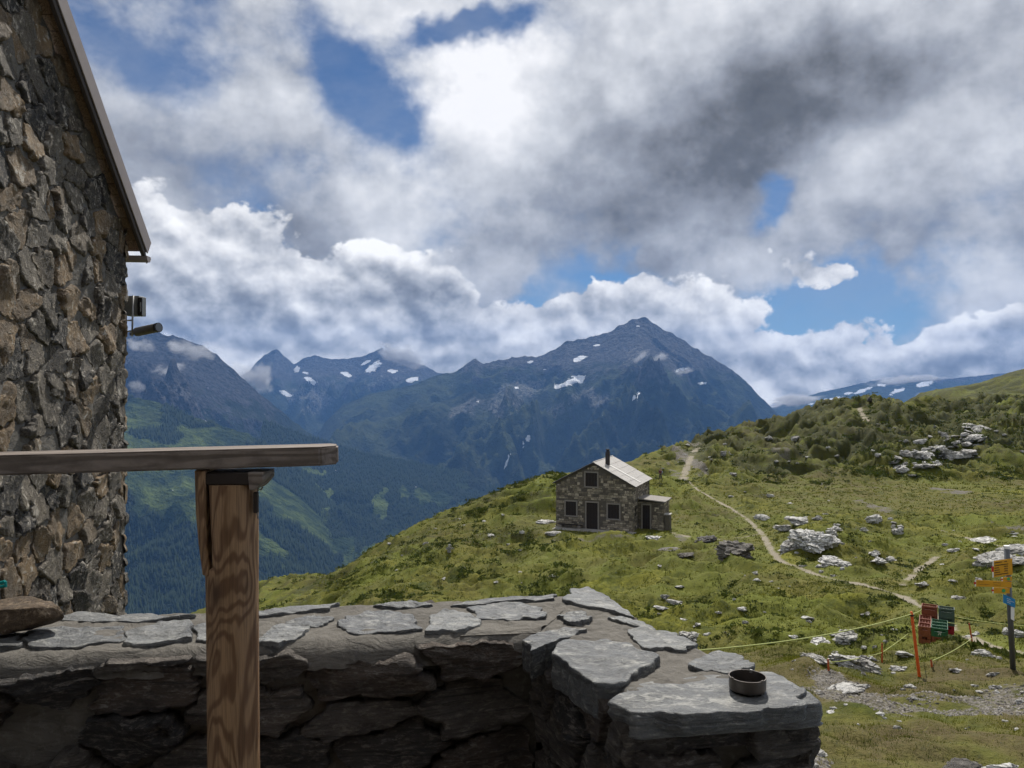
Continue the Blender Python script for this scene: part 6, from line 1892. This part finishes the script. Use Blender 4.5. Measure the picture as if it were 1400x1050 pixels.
def build_grass():
    hg = lambda Y: 0.055 + 0.0016 * Y; wd = lambda Y: 0.0035 + 0.00042 * Y
    P = np.concatenate([tufts(26000, 1040, 1430, 8.2, 20, lambda Y: 0.045 + 0.001 * Y, lambda Y: 0.003 + 0.0002 * Y, 5, 1, 0.3),
                        tufts(34000, 780, 1430, 16, 45, hg, wd, 5, 2, 0.3),
                        tufts(60000, 430, 1430, 40, 125, hg, wd, 5, 3, 0.4)])
    me = mesh_np('grass', P, np.arange(len(P)).reshape(-1, 3))
    tag(mk('grass', me, M_GRASS), 'short tufted alpine grass covering the hillside', 'grass', kind='stuff')
build_grass()

def build_shrubs():
    rs = np.random.RandomState(11)
    X = []; Y = []; R = []
    def region(n, u0, u1, y0, y1, r0, r1, thr, seed):
        u = rs.uniform(u0, u1, n); y = np.exp(rs.uniform(math.log(y0), math.log(y1), n)); x = (u - 700) / F * y
        b, p = bare_mask(x, y)
        m_ = fbm2(x / 7, y / 7, 4, seed) * 1.0 + 0.5 * gn2(x / 2.2, y / 2.2, seed + 1)
        rr = np.hypot((x - HUT['x'] - 2) / 7.5, (y - HUT['y'] - 3) / 6.0)
        ok = (m_ > thr) & (np.maximum(b, p) < 0.25) & (rr > 1)
        x, y = x[ok], y[ok]; X.append(x); Y.append(y); R.append(rs.uniform(r0, r1, len(x)))
    region(4200, 1150, 1430, 116, 215, 0.22, 0.8, -0.06, 21)
    region(2600, 880, 1160, 112, 190, 0.2, 0.6, 0.12, 22)
    region(3600, 350, 800, 50, 125, 0.15, 0.5, 0.08, 23)
    region(1700, 860, 1400, 34, 84, 0.12, 0.36, 0.16, 24)
    region(1200, 940, 1420, 18, 42, 0.08, 0.24, 0.20, 25)
    region(900, 640, 800, 88, 112, 0.2, 0.6, 0.0, 27)
    X = np.concatenate(X); Y = np.concatenate(Y); R = np.concatenate(R)
    Z = ground_z(X, Y); n = len(X); k = 34
    d = rs.normal(size=(n, k, 3)); d[..., 2] = np.abs(d[..., 2]) * 0.9 + 0.05; d /= np.linalg.norm(d, axis=-1, keepdims=True)
    rad = R[:, None] * rs.uniform(0.65, 1.08, (n, k))
    c = np.stack([X[:, None] + d[..., 0] * rad, Y[:, None] + d[..., 1] * rad, Z[:, None] - 0.05 * R[:, None] + d[..., 2] * rad * 0.48], -1)
    s = (R[:, None] * 0.20 + 0.012) * rs.uniform(0.6, 1.3, (n, k))
    t1 = rs.normal(size=(n, k, 3)); t2 = rs.normal(size=(n, k, 3)); t2[..., 2] = np.abs(t2[..., 2])
    P = np.stack([c + t1 * s[..., None] * 0.6, c - t1 * s[..., None] * 0.6, c + (d * 0.7 + t2 * 0.7) * s[..., None]], 2).reshape(-1, 3)
    me = mesh_np('shrubs', P, np.arange(len(P)).reshape(-1, 3))
    print('SHRUBS', n)
    tag(mk('shrubs', me, M_SHRUB), 'dark green low alpine shrubs clumped over the ridge and hollows', 'shrubs', kind='stuff')
build_shrubs()
